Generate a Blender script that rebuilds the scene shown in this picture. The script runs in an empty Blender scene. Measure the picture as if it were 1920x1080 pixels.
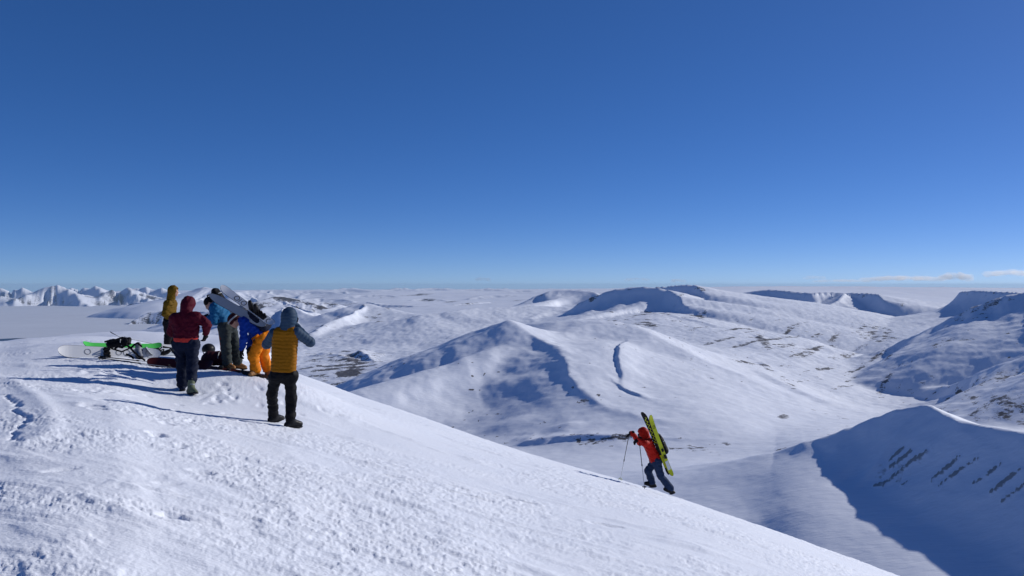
import bpy, math, random
import numpy as np
from mathutils import Vector

# ------------------------------------------------------------------ camera, sky, sun, exposure
sc = bpy.context.scene
col = sc.collection
F, HZ = 1478.0, 535.0                     # focal length and horizon row, in 1920-wide pixels
cam_d = bpy.data.cameras.new('camera')
cam_d.sensor_width = 36.0
cam_d.lens = 36.0 * F / 1920.0
cam_d.clip_start, cam_d.clip_end = 0.1, 300000.0
cam = bpy.data.objects.new('camera', cam_d)
cam.rotation_euler = (math.radians(90) - math.atan((540 - HZ) / F), 0, 0)
col.objects.link(cam)
sc.camera = cam

SUN_EL, SUN_AZ = 26.0, 29.0               # elevation; degrees from +X towards +Y
ca, sa = math.cos(math.radians(SUN_AZ)), math.sin(math.radians(SUN_AZ))
ce, se = math.cos(math.radians(SUN_EL)), math.sin(math.radians(SUN_EL))
sun_dir = Vector((ca * ce, sa * ce, se))
sun_d = bpy.data.lights.new('sun', 'SUN')
sun_d.energy = 3.85
sun_d.angle = math.radians(0.53)
sun_d.color = (1.0, 0.965, 0.915)
sun = bpy.data.objects.new('sun', sun_d)
sun.rotation_euler = sun_dir.to_track_quat('Z', 'Y').to_euler()
col.objects.link(sun)

world = bpy.data.worlds.new('World')
sc.world = world
world.use_nodes = True
wn, wl = world.node_tree.nodes, world.node_tree.links
wn.clear()
w_out = wn.new('ShaderNodeOutputWorld')
w_bg = wn.new('ShaderNodeBackground')
w_bg.inputs['Strength'].default_value = 0.15
sky = wn.new('ShaderNodeTexSky')
sky.sky_type = 'NISHITA'
sky.sun_disc = False
sky.sun_elevation = math.radians(SUN_EL)
sky.sun_rotation = math.radians(90.0 - SUN_AZ)     # clockwise from +Y
sky.altitude = 3000.0
sky.air_density = 0.6
sky.dust_density = 0.7
sky.ozone_density = 8.0
hsv = wn.new('ShaderNodeHueSaturation')
hsv.inputs['Hue'].default_value = 0.513
hsv.inputs['Saturation'].default_value = 1.12
hsv.inputs['Value'].default_value = 1.0
gam = wn.new('ShaderNodeGamma')
gam.inputs['Gamma'].default_value = 0.75
wl.new(sky.outputs[0], hsv.inputs['Color'])
wl.new(hsv.outputs[0], gam.inputs['Color'])
wl.new(gam.outputs[0], w_bg.inputs['Color'])
wl.new(w_bg.outputs[0], w_out.inputs[0])

sc.view_settings.view_transform = 'Standard'
sc.view_settings.look = 'None'
sc.view_settings.exposure = 0.0
sc.view_settings.gamma = 1.0
sc.view_settings.use_curve_mapping = False
sc.render.resolution_x, sc.render.resolution_y = 1024, 576

rng = np.random.default_rng(7)
random.seed(7)

# ------------------------------------------------------------------ helpers: points, noise, meshes
def pt(px, py, D):
    return ((px - 960.0) / F * D, D, -(py - HZ) / F * D)

def _hash(ix, iy, seed):
    h = (ix.astype(np.int64) * 374761393 + iy.astype(np.int64) * 668265263 + seed * 1274126177) & 0xFFFFFFFF
    h = ((h ^ (h >> 13)) * 1274126177) & 0xFFFFFFFF
    h = h ^ (h >> 16)
    return h

def noise2(x, y, seed=0):
    """gradient noise, about -1..1"""
    x = np.asarray(x, dtype=np.float64); y = np.asarray(y, dtype=np.float64)
    ix, iy = np.floor(x), np.floor(y)
    fx, fy = x - ix, y - iy
    ux = fx * fx * fx * (fx * (fx * 6 - 15) + 10)
    uy = fy * fy * fy * (fy * (fy * 6 - 15) + 10)
    def g(dx, dy):
        a = _hash(ix + dx, iy + dy, seed) * (2 * math.pi / 4294967296.0)
        return np.cos(a) * (fx - dx) + np.sin(a) * (fy - dy)
    a, b, c, d = g(0, 0), g(1, 0), g(0, 1), g(1, 1)
    return 1.5 * ((a * (1 - ux) + b * ux) * (1 - uy) + (c * (1 - ux) + d * ux) * uy)

def fbm(x, y, octv=4, seed=0, gain=0.5, lac=2.03):
    s, a = 0.0, 1.0
    for k in range(octv):
        s = s + a * noise2(x, y, seed + 17 * k)
        x, y = x * lac + 3.1, y * lac + 1.7
        a *= gain
    return s

def ridged(x, y, octv=4, seed=0, gain=0.5):
    s, a = 0.0, 1.0
    for k in range(octv):
        s = s + a * (1 - 2 * np.abs(noise2(x, y, seed + 31 * k)))
        x, y = x * 2.03 + 2.3, y * 2.03 + 0.7
        a *= gain
    return s

def sstep(a, b, x):
    t = np.clip((x - a) / (b - a), 0, 1)
    return t * t * (3 - 2 * t)

def mesh_np(name, V, Q, mat, parent=None, smooth=True, attrs=None, normals=None):
    """a mesh object from numpy vertices and quads (or triangles)"""
    V = np.ascontiguousarray(V, dtype=np.float32); Q = np.ascontiguousarray(Q, dtype=np.int32)
    me = bpy.data.meshes.new(name)
    n, k = Q.shape
    me.vertices.add(len(V)); me.vertices.foreach_set('co', V.ravel())
    me.loops.add(n * k); me.loops.foreach_set('vertex_index', Q.ravel())
    me.polygons.add(n)
    me.polygons.foreach_set('loop_start', np.arange(0, n * k, k, dtype=np.int32))
    me.polygons.foreach_set('loop_total', np.full(n, k, dtype=np.int32))
    me.update(calc_edges=True)
    me.polygons.foreach_set('use_smooth', np.full(n, smooth, dtype=bool))
    for an, av in (attrs or {}).items():
        at = me.attributes.new(an, 'FLOAT', 'POINT')
        at.data.foreach_set('value', np.ascontiguousarray(av, dtype=np.float32))
    if mat: me.materials.append(mat)
    if normals is not None:
        me.normals_split_custom_set_from_vertices(normals.astype(np.float32))
    o = bpy.data.objects.new(name, me)
    col.objects.link(o)
    if parent: o.parent = parent
    return o

def grid_quads(nr, nc, wrap=False):
    r = np.arange(nr - 1)[:, None]
    c = np.arange(nc if wrap else nc - 1)[None, :]
    a = r * nc + c; b = r * nc + (c + 1) % nc
    return np.stack([a, b, b + nc, a + nc], -1).reshape(-1, 4)

# ------------------------------------------------------------------ materials
def new_mat(name):
    m = bpy.data.materials.new(name); m.use_nodes = True
    nt = m.node_tree
    return m, nt.nodes, nt.links, nt.nodes['Principled BSDF']

def noise_node(N, L, vec, scale, detail=4, rough=0.55):
    n = N.new('ShaderNodeTexNoise'); n.inputs['Scale'].default_value = scale
    n.inputs['Detail'].default_value = detail; n.inputs['Roughness'].default_value = rough
    L.new(vec, n.inputs['Vector'])
    return n

SNOW = (0.80, 0.83, 0.90, 1)

def mat_near_snow():
    m, N, L, b = new_mat('wind packed snow')
    b.inputs['Roughness'].default_value = 0.55
    b.inputs['Specular IOR Level'].default_value = 0.25
    tc = N.new('ShaderNodeTexCoord')
    n1 = noise_node(N, L, tc.outputs['Object'], 0.9, 5)
    mx = N.new('ShaderNodeMix'); mx.data_type = 'RGBA'
    mx.inputs[6].default_value = (0.76, 0.80, 0.885, 1); mx.inputs[7].default_value = (0.84, 0.86, 0.915, 1)
    L.new(n1.outputs['Fac'], mx.inputs[0]); L.new(mx.outputs[2], b.inputs['Base Color'])
    mp = N.new('ShaderNodeMapping'); mp.inputs['Scale'].default_value = (1.0, 1.7, 1.7)
    mp.inputs['Rotation'].default_value = (0, 0, math.radians(20))
    L.new(tc.outputs['Object'], mp.inputs['Vector'])
    n2 = noise_node(N, L, mp.outputs[0], 26, 4, 0.6)
    bp = N.new('ShaderNodeBump'); bp.inputs['Strength'].default_value = 0.35; bp.inputs['Distance'].default_value = 0.03
    L.new(n2.outputs['Fac'], bp.inputs['Height']); L.new(bp.outputs[0], b.inputs['Normal'])
    return m

def mat_terrain():
    m, N, L, b = new_mat('snow and rock')
    b.inputs['Roughness'].default_value = 0.6
    b.inputs['Specular IOR Level'].default_value = 0.2
    tc = N.new('ShaderNodeTexCoord')
    at = N.new('ShaderNodeAttribute'); at.attribute_name = 'rock'
    mp = N.new('ShaderNodeMapping'); mp.inputs['Scale'].default_value = (1, 1, 2.5)
    L.new(tc.outputs['Object'], mp.inputs['Vector'])
    n1 = noise_node(N, L, mp.outputs[0], 1 / 60.0, 7, 0.62)
    nf = noise_node(N, L, mp.outputs[0], 1 / 11.0, 4, 0.6)
    cb = N.new('ShaderNodeMix'); cb.data_type = 'FLOAT'; cb.inputs[0].default_value = 0.38
    L.new(n1.outputs['Fac'], cb.inputs[2]); L.new(nf.outputs['Fac'], cb.inputs[3])
    # rock where the mask beats the broken noise
    ma = N.new('ShaderNodeMath'); ma.operation = 'MULTIPLY_ADD'
    L.new(cb.outputs[0], ma.inputs[0]); ma.inputs[1].default_value = -1.75; ma.inputs[2].default_value = 0.40
    ad = N.new('ShaderNodeMath'); ad.operation = 'ADD'
    L.new(at.outputs['Fac'], ad.inputs[0]); L.new(ma.outputs[0], ad.inputs[1])
    mr = N.new('ShaderNodeMapRange'); mr.inputs['From Min'].default_value = 0.0; mr.inputs['From Max'].default_value = 0.12
    L.new(ad.outputs[0], mr.inputs['Value'])
    n2 = noise_node(N, L, tc.outputs['Object'], 1 / 25.0, 5, 0.6)
    rk = N.new('ShaderNodeMix'); rk.data_type = 'RGBA'
    rk.inputs[6].default_value = (0.045, 0.043, 0.046, 1); rk.inputs[7].default_value = (0.15, 0.135, 0.13, 1)
    L.new(n2.outputs['Fac'], rk.inputs[0])
    n3 = noise_node(N, L, tc.outputs['Object'], 1 / 420.0, 5, 0.55)
    sn = N.new('ShaderNodeMix'); sn.data_type = 'RGBA'
    sn.inputs[6].default_value = (0.72, 0.76, 0.86, 1); sn.inputs[7].default_value = (0.84, 0.865, 0.92, 1)
    L.new(n3.outputs['Fac'], sn.inputs[0])
    mx = N.new('ShaderNodeMix'); mx.data_type = 'RGBA'
    L.new(mr.outputs[0], mx.inputs[0]); L.new(sn.outputs[2], mx.inputs[6]); L.new(rk.outputs[2], mx.inputs[7])
    sc_ = N.new('ShaderNodeAttribute'); sc_.attribute_name = 'scree'
    sm = N.new('ShaderNodeMath'); sm.operation = 'MULTIPLY_ADD'; L.new(nf.outputs['Fac'], sm.inputs[0]); sm.inputs[1].default_value = -1.4; sm.inputs[2].default_value = 0.35
    sa_ = N.new('ShaderNodeMath'); sa_.operation = 'ADD'; L.new(sc_.outputs['Fac'], sa_.inputs[0]); L.new(sm.outputs[0], sa_.inputs[1])
    sr = N.new('ShaderNodeMapRange'); sr.inputs['From Max'].default_value = 0.3; sr.inputs['To Max'].default_value = 0.85; L.new(sa_.outputs[0], sr.inputs['Value'])
    m3 = N.new('ShaderNodeMix'); m3.data_type = 'RGBA'; m3.inputs[7].default_value = (0.25, 0.23, 0.215, 1)
    L.new(sr.outputs[0], m3.inputs[0]); L.new(mx.outputs[2], m3.inputs[6])
    L.new(m3.outputs[2], b.inputs['Base Color'])
    # wind ribs
    mw = N.new('ShaderNodeMapping'); mw.inputs['Scale'].default_value = (0.25, 1.0, 1.0)
    mw.inputs['Rotation'].default_value = (0, 0, math.radians(-12))
    L.new(tc.outputs['Object'], mw.inputs['Vector'])
    n4 = noise_node(N, L, mw.outputs[0], 1 / 9.0, 5, 0.6)
    bp = N.new('ShaderNodeBump'); bp.inputs['Strength'].default_value = 0.5; bp.inputs['Distance'].default_value = 2.2
    L.new(n4.outputs['Fac'], bp.inputs['Height']); L.new(bp.outputs[0], b.inputs['Normal'])
    return m

M_SNOW = mat_near_snow()
M_TERR = mat_terrain()

# ------------------------------------------------------------------ summit: the ground the group stands on
def interp_smooth(x, xs, ys):
    """pchip-like smooth interpolation"""
    xs, ys = np.array(xs, float), np.array(ys, float)
    h = np.diff(xs); dl = np.diff(ys) / h
    m = np.zeros_like(ys)
    m[1:-1] = np.where(dl[:-1] * dl[1:] > 0, 2 * dl[:-1] * dl[1:] / (dl[:-1] + dl[1:] + 1e-12), 0)
    m[0], m[-1] = dl[0], dl[-1]
    i = np.clip(np.searchsorted(xs, x) - 1, 0, len(xs) - 2)
    t = np.clip((x - xs[i]) / h[i], 0, 1)
    return ((2*t**3-3*t**2+1)*ys[i] + (t**3-2*t**2+t)*h[i]*m[i] + (-2*t**3+3*t**2)*ys[i+1] + (t**3-t**2)*h[i]*m[i+1])

E_PX = [-900, -400, 0, 60, 140, 207, 308, 446, 560, 660, 800, 1000, 1240, 1400, 1500, 1600, 1700, 1920, 2300, 3200]
E_PY = [640, 640, 640, 635, 631, 632, 650, 674, 702, 738, 786, 854, 925, 977, 1012, 1050, 1088, 1170, 1300, 1560]
E_YE = [30, 30, 31, 32, 34, 36, 38, 40, 38, 34, 29, 24.5, 20.5, 18.5, 17.5, 16.5, 15.5, 13.5, 12, 10]
TH = [math.atan((p - 960) / F) for p in E_PX]
WW = [(q - HZ) / F * math.cos(t) for q, t in zip(E_PY, TH)]
RE = [y / math.cos(t) for y, t in zip(E_YE, TH)]
TH = [-math.pi - 0.01] + [-2.2] + TH + [2.0] + [math.pi + 0.01]
WW = [0.12, 0.02] + WW + [0.45, 0.12]
RE = [14, 24] + RE + [10, 14]
H0 = 1.6

def ground_base(x, y):
    r = np.hypot(x, y); th = np.arctan2(x, y)
    w = interp_smooth(th, TH, WW); re = interp_smooth(th, TH, RE)
    z = -r * w - H0 * (1 - r / re) ** 2
    # the mound where people gathered
    for (px, py, D, s) in GROUND_ANCH:
        X, Y, Z = pt(px, py, D)
        z = z + ANCH_AMP[(px, py)] * np.exp(-((x - X) ** 2 + (y - Y) ** 2) / (2 * s * s))
    # second snow dome behind
    return z

GROUND_ANCH = [(525, 797, 11.8, 1.6), (350, 732, 13.8, 1.5), (432, 690, 15.4, 1.5), (490, 704, 15.0, 1.4),
               (200, 672, 15.6, 1.8), (320, 660, 19.0, 2.2), (110, 690, 14.0, 1.5), (300, 684, 15.6, 1.5)]
ANCH_AMP = {(a[0], a[1]): 0.0 for a in GROUND_ANCH}
def _solve_anchors():
    P = [pt(*a[:3]) for a in GROUND_ANCH]
    x = np.array([p[0] for p in P]); y = np.array([p[1] for p in P]); z = np.array([p[2] for p in P])
    res = z - ground_base(x, y)
    A = np.array([[math.exp(-((x[i]-x[j])**2 + (y[i]-y[j])**2) / (2*GROUND_ANCH[j][3]**2)) for j in range(len(P))] for i in range(len(P))])
    amp = np.linalg.lstsq(A + 0.12*np.eye(len(P)), res, rcond=None)[0]
    for a, v in zip(GROUND_ANCH, amp): ANCH_AMP[(a[0], a[1])] = float(v)
_solve_anchors()

def seg_dist(x, y, P, soft=0.0):
    """distance to a polyline, position along it (0..n-1) and side (+1 left of travel, 0 straight off its ends)"""
    best = np.full(np.shape(x), 1e18); s = np.zeros(np.shape(x)); side = np.ones(np.shape(x))
    sw = 0.0; ss = 0.0; sd = 0.0
    for i in range(len(P) - 1):
        ax, ay = P[i][0], P[i][1]; bx, by = P[i+1][0], P[i+1][1]
        dx, dy = bx - ax, by - ay
        t = np.clip(((x - ax) * dx + (y - ay) * dy) / (dx*dx + dy*dy), 0, 1)
        ex, ey = x - ax - t*dx, y - ay - t*dy
        d = ex*ex + ey*ey + 1e-9
        cr = dx*ey - dy*ex
        m = d < best
        best = np.where(m, d, best); s = np.where(m, i + t, s)
        side = np.where(m, cr / (math.hypot(dx, dy) * np.sqrt(d)), side)
        if soft:
            w = (d + soft*soft) ** -8; sw = sw + w; ss = ss + w*(i + t); sd = sd + w*cr/(math.hypot(dx, dy)*np.sqrt(d))
    if soft:                                           # blended: no creases where the nearest segment changes
        return np.sqrt(np.maximum(sw ** -0.125 - soft*soft, 0.0)), ss/sw, sd/sw
    return np.sqrt(best), s, side

def ground_at_px(px, py):
    """the point of the summit snow that shows at a pixel"""
    u, v = (px - 960) / F, (py - HZ) / F
    D = np.geomspace(3, 60, 1500)
    z = ground_base(u * D, D)
    i = np.argmax(z >= -v * D) if np.any(z >= -v * D) else int(np.argmax(z + v * D))
    return (u * D[i], D[i], float(z[i]))

def snow_detail(x, y):
    """sastrugi, crust lumps, footprints and the cracked slab"""
    r = np.hypot(x, y)
    c, s = math.cos(0.35), math.sin(0.35)
    a, b = x * c - y * s, x * s + y * c              # a: along the wind
    patch = sstep(-0.30, 0.45, fbm(x * 0.30 + 7, y * 0.42, 3, 11) + 0.16 * sstep(-5, 1, x) + 0.30 * fbm(x * 1.3, y * 1.6, 2, 12))
    z = 0.03 * fbm(x * 0.2, y * 0.2, 3, 3)
    z = z + 0.022 * sstep(0.0, 0.9, fbm(a * 0.45, b * 1.1, 3, 21)) * ridged(a * 0.8, b * 1.9, 2, 22)
    lip = fbm(a * 0.8 + 0.3 * noise2(x * 2, y * 2, 9), b * 2.4, 4, 71, 0.55)
    wide = 0.02 + 0.022 * r                                                       # lips no sharper than the sheet can carry
    z = z + (0.010 * sstep(0.12 - wide, 0.12 + wide, lip) + 0.008 * sstep(0.45 - wide, 0.45 + wide, lip)) * sstep(14, 5, r)      # wind slab lips
    z = z + (0.002 + 0.0045 * patch) * fbm(a * 4.5, b * 7.5, 3, 41, 0.7)
    plate = fbm(a * 8.0 + 0.5 * noise2(x * 3, y * 3, 8), b * 15.0, 3, 61, 0.6)
    z = z + (0.0004 + 0.0085 * patch) * sstep(0.16 - 0.006 * r, 0.32 + 0.012 * r, plate)                  # broken crust plates
    grit = ridged(a * 16.0, b * 22.0, 2, 63, 0.6)
    z = z + (0.0010 + 0.0036 * patch) * np.maximum(grit, 0)
    fade = sstep(60, 25, r)
    return z * fade
# local marks in the crust, given where they show in the picture and turned into places on the ground
def marks(x, y):
    z = np.zeros(np.shape(x))
    # cracked wind slab at far left: raised tongue with an edge and a broken groove
    arc = [ground_at_px(*p)[:2] for p in [(-60, 700), (20, 712), (66, 742), (92, 772), (100, 800), (84, 826), (40, 838), (-60, 842)]]
    d, s, side = seg_dist(x, y, arc)
    inside = (side < 0)
    near = d < 1.6
    z += np.where(near, 0.028 * np.exp(-(d / 0.12) ** 2) + np.where(inside, -0.006 * sstep(0.05, 0.5, d) * sstep(1.6, 0.9, d), 0), 0)
    crack = [ground_at_px(*p)[:2] for p in [(8, 741), (20, 748), (34, 757), (27, 768), (40, 776), (50, 785), (44, 797), (30, 808), (22, 820), (34, 832)]]
    wx = x + 0.05 * noise2(x * 6, y * 6, 5); wy = y + 0.05 * noise2(x * 6 + 40, y * 6, 6)
    d, s, side = seg_dist(wx, wy, crack)
    z += -0.022 * np.exp(-(d / 0.03) ** 2) + 0.014 * np.exp(-(d / 0.22) ** 2) * (side > 0)
    # footprints and kicked-up lumps
    for (px, py, rx, ry, dp) in [(k[0], k[1], k[2]*.72, k[3]*.72, k[4]*.75) for k in [(162, 712, .16, .10, .06), (170, 762, .22, .10, .07), (182, 768, .13, .08, .05), (200, 752, .18, .10, .06),
                                 (158, 733, .20, .09, .06), (292, 818, .13, .11, .07), (325, 842, .12, .10, .05), (380, 888, .15, .11, .05),
                                 (312, 798, .12, .09, .05), (290, 780, .22, .06, .045), (255, 770, .2, .05, .04), (405, 752, .13, .08, .05), (240, 775, .2, .06, .04),
                                 (390, 757, .10, .08, .05), (418, 720, .14, .08, .05), (322, 978, .12, .1, .05), (300, 930, .3, .05, .03),
                                 (745, 896, .28, .05, .05), (880, 930, .5, .06, .05), (960, 936, .4, .07, .06), (860, 916, .2, .05, .04), (1135, 985, .3, .1, .05)]]:
        X, Y, Z = ground_at_px(px, py)
        q = ((x - X) / rx) ** 2 + ((y - Y) / ry) ** 2
        w = noise2(x * 9 + px, y * 9, 90)
        z += np.where(q < 9, -dp * np.exp(-(q * (1 + 0.5 * w)) ** 2.5) + 0.22 * dp * np.exp(-((np.sqrt(q) - 1.45) / 0.35) ** 2) * (0.6 + 0.9 * w), 0)
    rg = np.random.default_rng(21)
    for i in range(58):
        px, py = (rg.uniform(150, 640), rg.uniform(688, 800)) if i < 52 else (rg.uniform(60, 420), rg.uniform(800, 960))
        X, Y, Z = ground_at_px(px, py); t = rg.uniform(0, math.pi); ln, wd, dp = rg.uniform(.08, .14), rg.uniform(.04, .06), rg.uniform(.015, .035)
        u = (x - X)*math.cos(t) + (y - Y)*math.sin(t); v = -(x - X)*math.sin(t) + (y - Y)*math.cos(t)
        q = (u/ln)**2 + (v/wd)**2
        z += np.where(q < 9, -dp*np.exp(-q**2) + 0.15*dp*np.exp(-((np.sqrt(q) - 1.4)/0.3)**2), 0)
    for (px, py, r, h) in [(415, 745, .3, .05), (370, 742, .35, .03), (210, 735, .25, .05), (130, 700, .3, .03), (280, 925, .3, .02), (190, 700, .3, .04), (1270, 935, .3, .04)]:
        X, Y, Z = ground_at_px(px, py)
        q = ((x - X) ** 2 + (y - Y) ** 2) / (r * r)
        z += np.where(q < 9, h * np.exp(-q) * (0.7 + 0.8 * noise2(x * 7, y * 7, 14)), 0)
    return z

def ground_z(x, y):
    return ground_base(x, y) + snow_detail(x, y) + marks(x, y)

def ground_at(x, y):
    return float(ground_z(np.array([x]), np.array([y]))[0])

# shoulder of the summit beyond the gear: a second smooth dome
SHOULDER = [pt(-400, 655, 100), pt(0, 646, 110), pt(70, 634, 115), pt(150, 626, 120), pt(250, 622.5, 122), pt(330, 624, 122), pt(390, 632, 118), pt(420, 645, 112)]
def with_shoulder(x, y, z):
    d, s, side = seg_dist(x, y, SHOULDER, soft=2.0)
    zc = np.interp(s, np.arange(len(SHOULDER)), [p[2] for p in SHOULDER])
    f = zc - (np.sqrt(d * d + 14.0 ** 2) - 14.0) * np.where(side > 0, 0.6, 0.45) + 0.25 * fbm(x / 9, y / 15, 3, 8) - 0.55 * np.maximum(x - SHOULDER[-1][0], 0)
    r = np.hypot(x, y)
    k = 0.6
    mx = 0.5 * (z + f + np.sqrt((z - f) ** 2 + k * k))
    return np.where(r > 45, z + (mx - z) * sstep(45, 62, r), z)

def build_ground():
    th_in = np.arctan((np.linspace(-80, 2000, 900) - 960) / F)
    th_r = np.concatenate([np.linspace(th_in[-1], math.radians(80), 15)[1:], np.linspace(math.radians(80), math.radians(280), 26)[1:]])
    th_l = np.linspace(math.radians(280), 2 * math.pi + th_in[0], 15)[1:-1]
    th = np.concatenate([th_in, th_r, th_l])
    r = np.concatenate([np.array([0.15, 0.4, 0.8, 1.3, 1.9, 2.6, 3.3]), np.geomspace(3.8, 44, 460), np.geomspace(44, 420, 90)[1:]])
    R, T = np.meshgrid(r, th, indexing='ij')
    X, Y = R * np.sin(T), R * np.cos(T)
    Z = ground_base(X, Y)
    fine = R < 62
    dz = np.zeros_like(Z); dz[fine] = snow_detail(X[fine], Y[fine]) + marks(X[fine], Y[fine])
    Z = np.maximum(with_shoulder(X, Y, Z) + dz, -1050.0)
    V = np.stack([X, Y, Z], -1).reshape(-1, 3)
    Q = grid_quads(len(r), len(th), wrap=True)
    o = mesh_np('summit_snow', V, Q, M_SNOW)
    o['kind'] = 'structure'
    return o
build_ground()

# ------------------------------------------------------------------ the land beyond
SEA = -780.0
# (px, py, distance) the surface should pass through away from crests
CTRL = [(1300, 1141, 960), (1600, 1240, 790),
        (1290, 935, 1420), (1390, 873, 1470), (1440, 859, 1425), (1330, 891, 1530), (1400, 1000, 1130), (1500, 1000, 1070), (1600, 1055, 990), (1800, 1120, 880), (2100, 1200, 800), (1350, 893, 1560), (1250, 900, 1680), (1480, 960, 1130),
        (1040, 860, 2000), (1150, 868, 1900), (1280, 880, 1800), (1400, 868, 1750), (850, 840, 2350), (700, 800, 3000),
        (720, 745, 3900), (800, 745, 3450), (900, 745, 3000), (980, 790, 2500), (880, 800, 2700), (1060, 780, 2420), (900, 695, 3620), (800, 722, 3850), (700, 742, 4050), (955, 690, 3480), (850, 705, 3740), (985, 700, 3250),
        (620, 700, 4700), (560, 690, 5000), (640, 672, 5500), (720, 660, 6000), (560, 640, 8400), (650, 625, 8200), (760, 625, 7400), (860, 612, 7800), (960, 600, 8400),
        (620, 598, 9500), (700, 590, 10500), (640, 575, 13500), (800, 562, 17000), (620, 556, 20000), (950, 556, 17000), (700, 548, 26000), (900, 546, 28000), (600, 546, 40000), (900, 543, 45000), (1200, 541, 40000), (400, 545, 61000), (700, 543, 61000), (1000, 542, 61000), (1350, 540, 61000), (1700, 541, 61000),
        (1200, 730, 2750), (1300, 760, 2450), (1400, 805, 2150), (1230, 690, 3100), (1120, 650, 3350), (1100, 690, 2950), (1480, 830, 2100),
        (1180, 640, 4300), (1300, 640, 5200), (1250, 600, 6200), (1350, 610, 6200), (1420, 640, 5200), (1450, 690, 4200), (1550, 720, 3900), (1650, 770, 3300), (1800, 790, 2700), (1920, 830, 2300),
        (1500, 640, 6300), (1600, 660, 6400), (1700, 645, 7400), (1620, 630, 8000), (1780, 690, 5200), (1850, 720, 4200), (1920, 735, 3700), (1700, 720, 4300),
        (1450, 590, 7800), (1560, 592, 8300), (1700, 585, 9500), (1740, 560, 12000), (1330, 560, 9000), (1380, 545, 12500), (1500, 541, 15000), (1650, 542, 16000), (1850, 543, 16000), (1400, 538, 25000), (1700, 540, 28000), (2000, 541, 30000),
        (1100, 590, 7500), (1020, 580, 9500), (1050, 562, 13000),
        (2200, 650, 5000), (2300, 800, 2500), (2600, 600, 9000), (2600, 560, 20000), (3500, 800, 3000), (3500, 600, 12000)]
def _th(px): return math.atan((px - 960) / F)
cp = [pt(*c) for c in CTRL]
cpolar = [(math.atan2(x, y), math.log(math.hypot(x, y)), z) for x, y, z in cp]
for k in range(5):      # fjord on the left
    for D in (9000, 13000, 18000, 24000, 32000):
        px = [-900, -450, -150, 60, 190][k]
        x, y, _ = pt(px, 600, D); cpolar.append((math.atan2(x, y), math.log(math.hypot(x, y)), -860.0))
for px, D, z in [(350, 13000, -830), (330, 16500, -830), (340, 20000, -830), (390, 24000, -740), (420, 30000, -640), (480, 9500, -690), (300, 9000, -830), (230, 9000, -850), (430, 13000, -740), (100, 45000, -500), (300, 45000, -350), (-400, 45000, -500),
                 (300, 4500, -640), (0, 3500, -640), (-400, 4000, -700), (430, 6000, -520), (0, 1800, -420), (420, 2200, -350), (450, 15000, -600)]:
    x, y, _ = pt(px, 600, D); cpolar.append((math.atan2(x, y), math.log(math.hypot(x, y)), z))
for a in (-175, -140, -105, -75, 80, 105, 140, 175):   # behind the camera
    for D, z in ((700, -380), (2000, -480), (8000, -500), (40000, -400)):
        cpolar.append((math.radians(a), math.log(D), z))
for a in range(-180, 181, 30):                          # below the summit's own slopes
    for D, z in ((90, -75), (160, -150), (300, -290)):
        cpolar.append((math.radians(a * 0.985), math.log(D), z if a > -25 else z * 0.9))
TA = 1.6
C = np.array([(t * TA, l, z) for t, l, z in cpolar])
def _phi(d2): return 0.5 * d2 * np.log(d2 + 1e-12)
def _fit():
    n = len(C)
    d2 = (C[:, None, 0] - C[None, :, 0])**2 + (C[:, None, 1] - C[None, :, 1])**2
    A = np.zeros((n+3, n+3)); A[:n, :n] = _phi(d2) + 2e-4*np.eye(n)
    A[:n, n] = 1; A[:n, n+1:] = C[:, :2]; A[n, :n] = 1; A[n+1:, :n] = C[:, :2].T
    b = np.zeros(n+3); b[:n] = C[:, 2]
    return np.linalg.solve(A, b)
TPSW = _fit()
def base_land(th, lr):
    a, b = th * TA, lr
    n = len(C); z = TPSW[n] + TPSW[n+1]*a + TPSW[n+2]*b
    for i in range(n):
        z = z + TPSW[i] * _phi((a - C[i, 0])**2 + (b - C[i, 1])**2)
    return z

# crests: points along the top, slope towards us and away from us, how far that slope lasts, rounding
RIDGES = []
def ridge(P, near, far, Ln, Lf, w=15, k=8, tail=(0.05, 0.05), spur=0, spurf=1.0, warp=0.0, seed=0, rock=0.0, soft=0.0):
    RIDGES.append(dict(P=[pt(*p) for p in P], near=near, far=far, Ln=Ln, Lf=Lf, w=w, k=k, tail=tail, spur=spur, spurf=spurf, warp=warp, seed=seed, rock=rock, soft=soft))

# A: shaded ridge close on the right
ridge([(1450, 856, 1390), (1520, 832, 1370), (1590, 805, 1350), (1645, 784, 1330), (1690, 769, 1310), (1736, 762, 1290), (1768, 778, 1240), (1800, 791, 1200), (1860, 803, 1160), (1920, 813, 1120), (2050, 815, 1050), (2250, 800, 980)],
      [.20, .28, .46, .68, .80, .86, .86, .84, .82, .82, .82, .82], 0.30, 900, 400, w=5, k=14, tail=(0.0, 0.08), warp=5, seed=3, soft=22)
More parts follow.
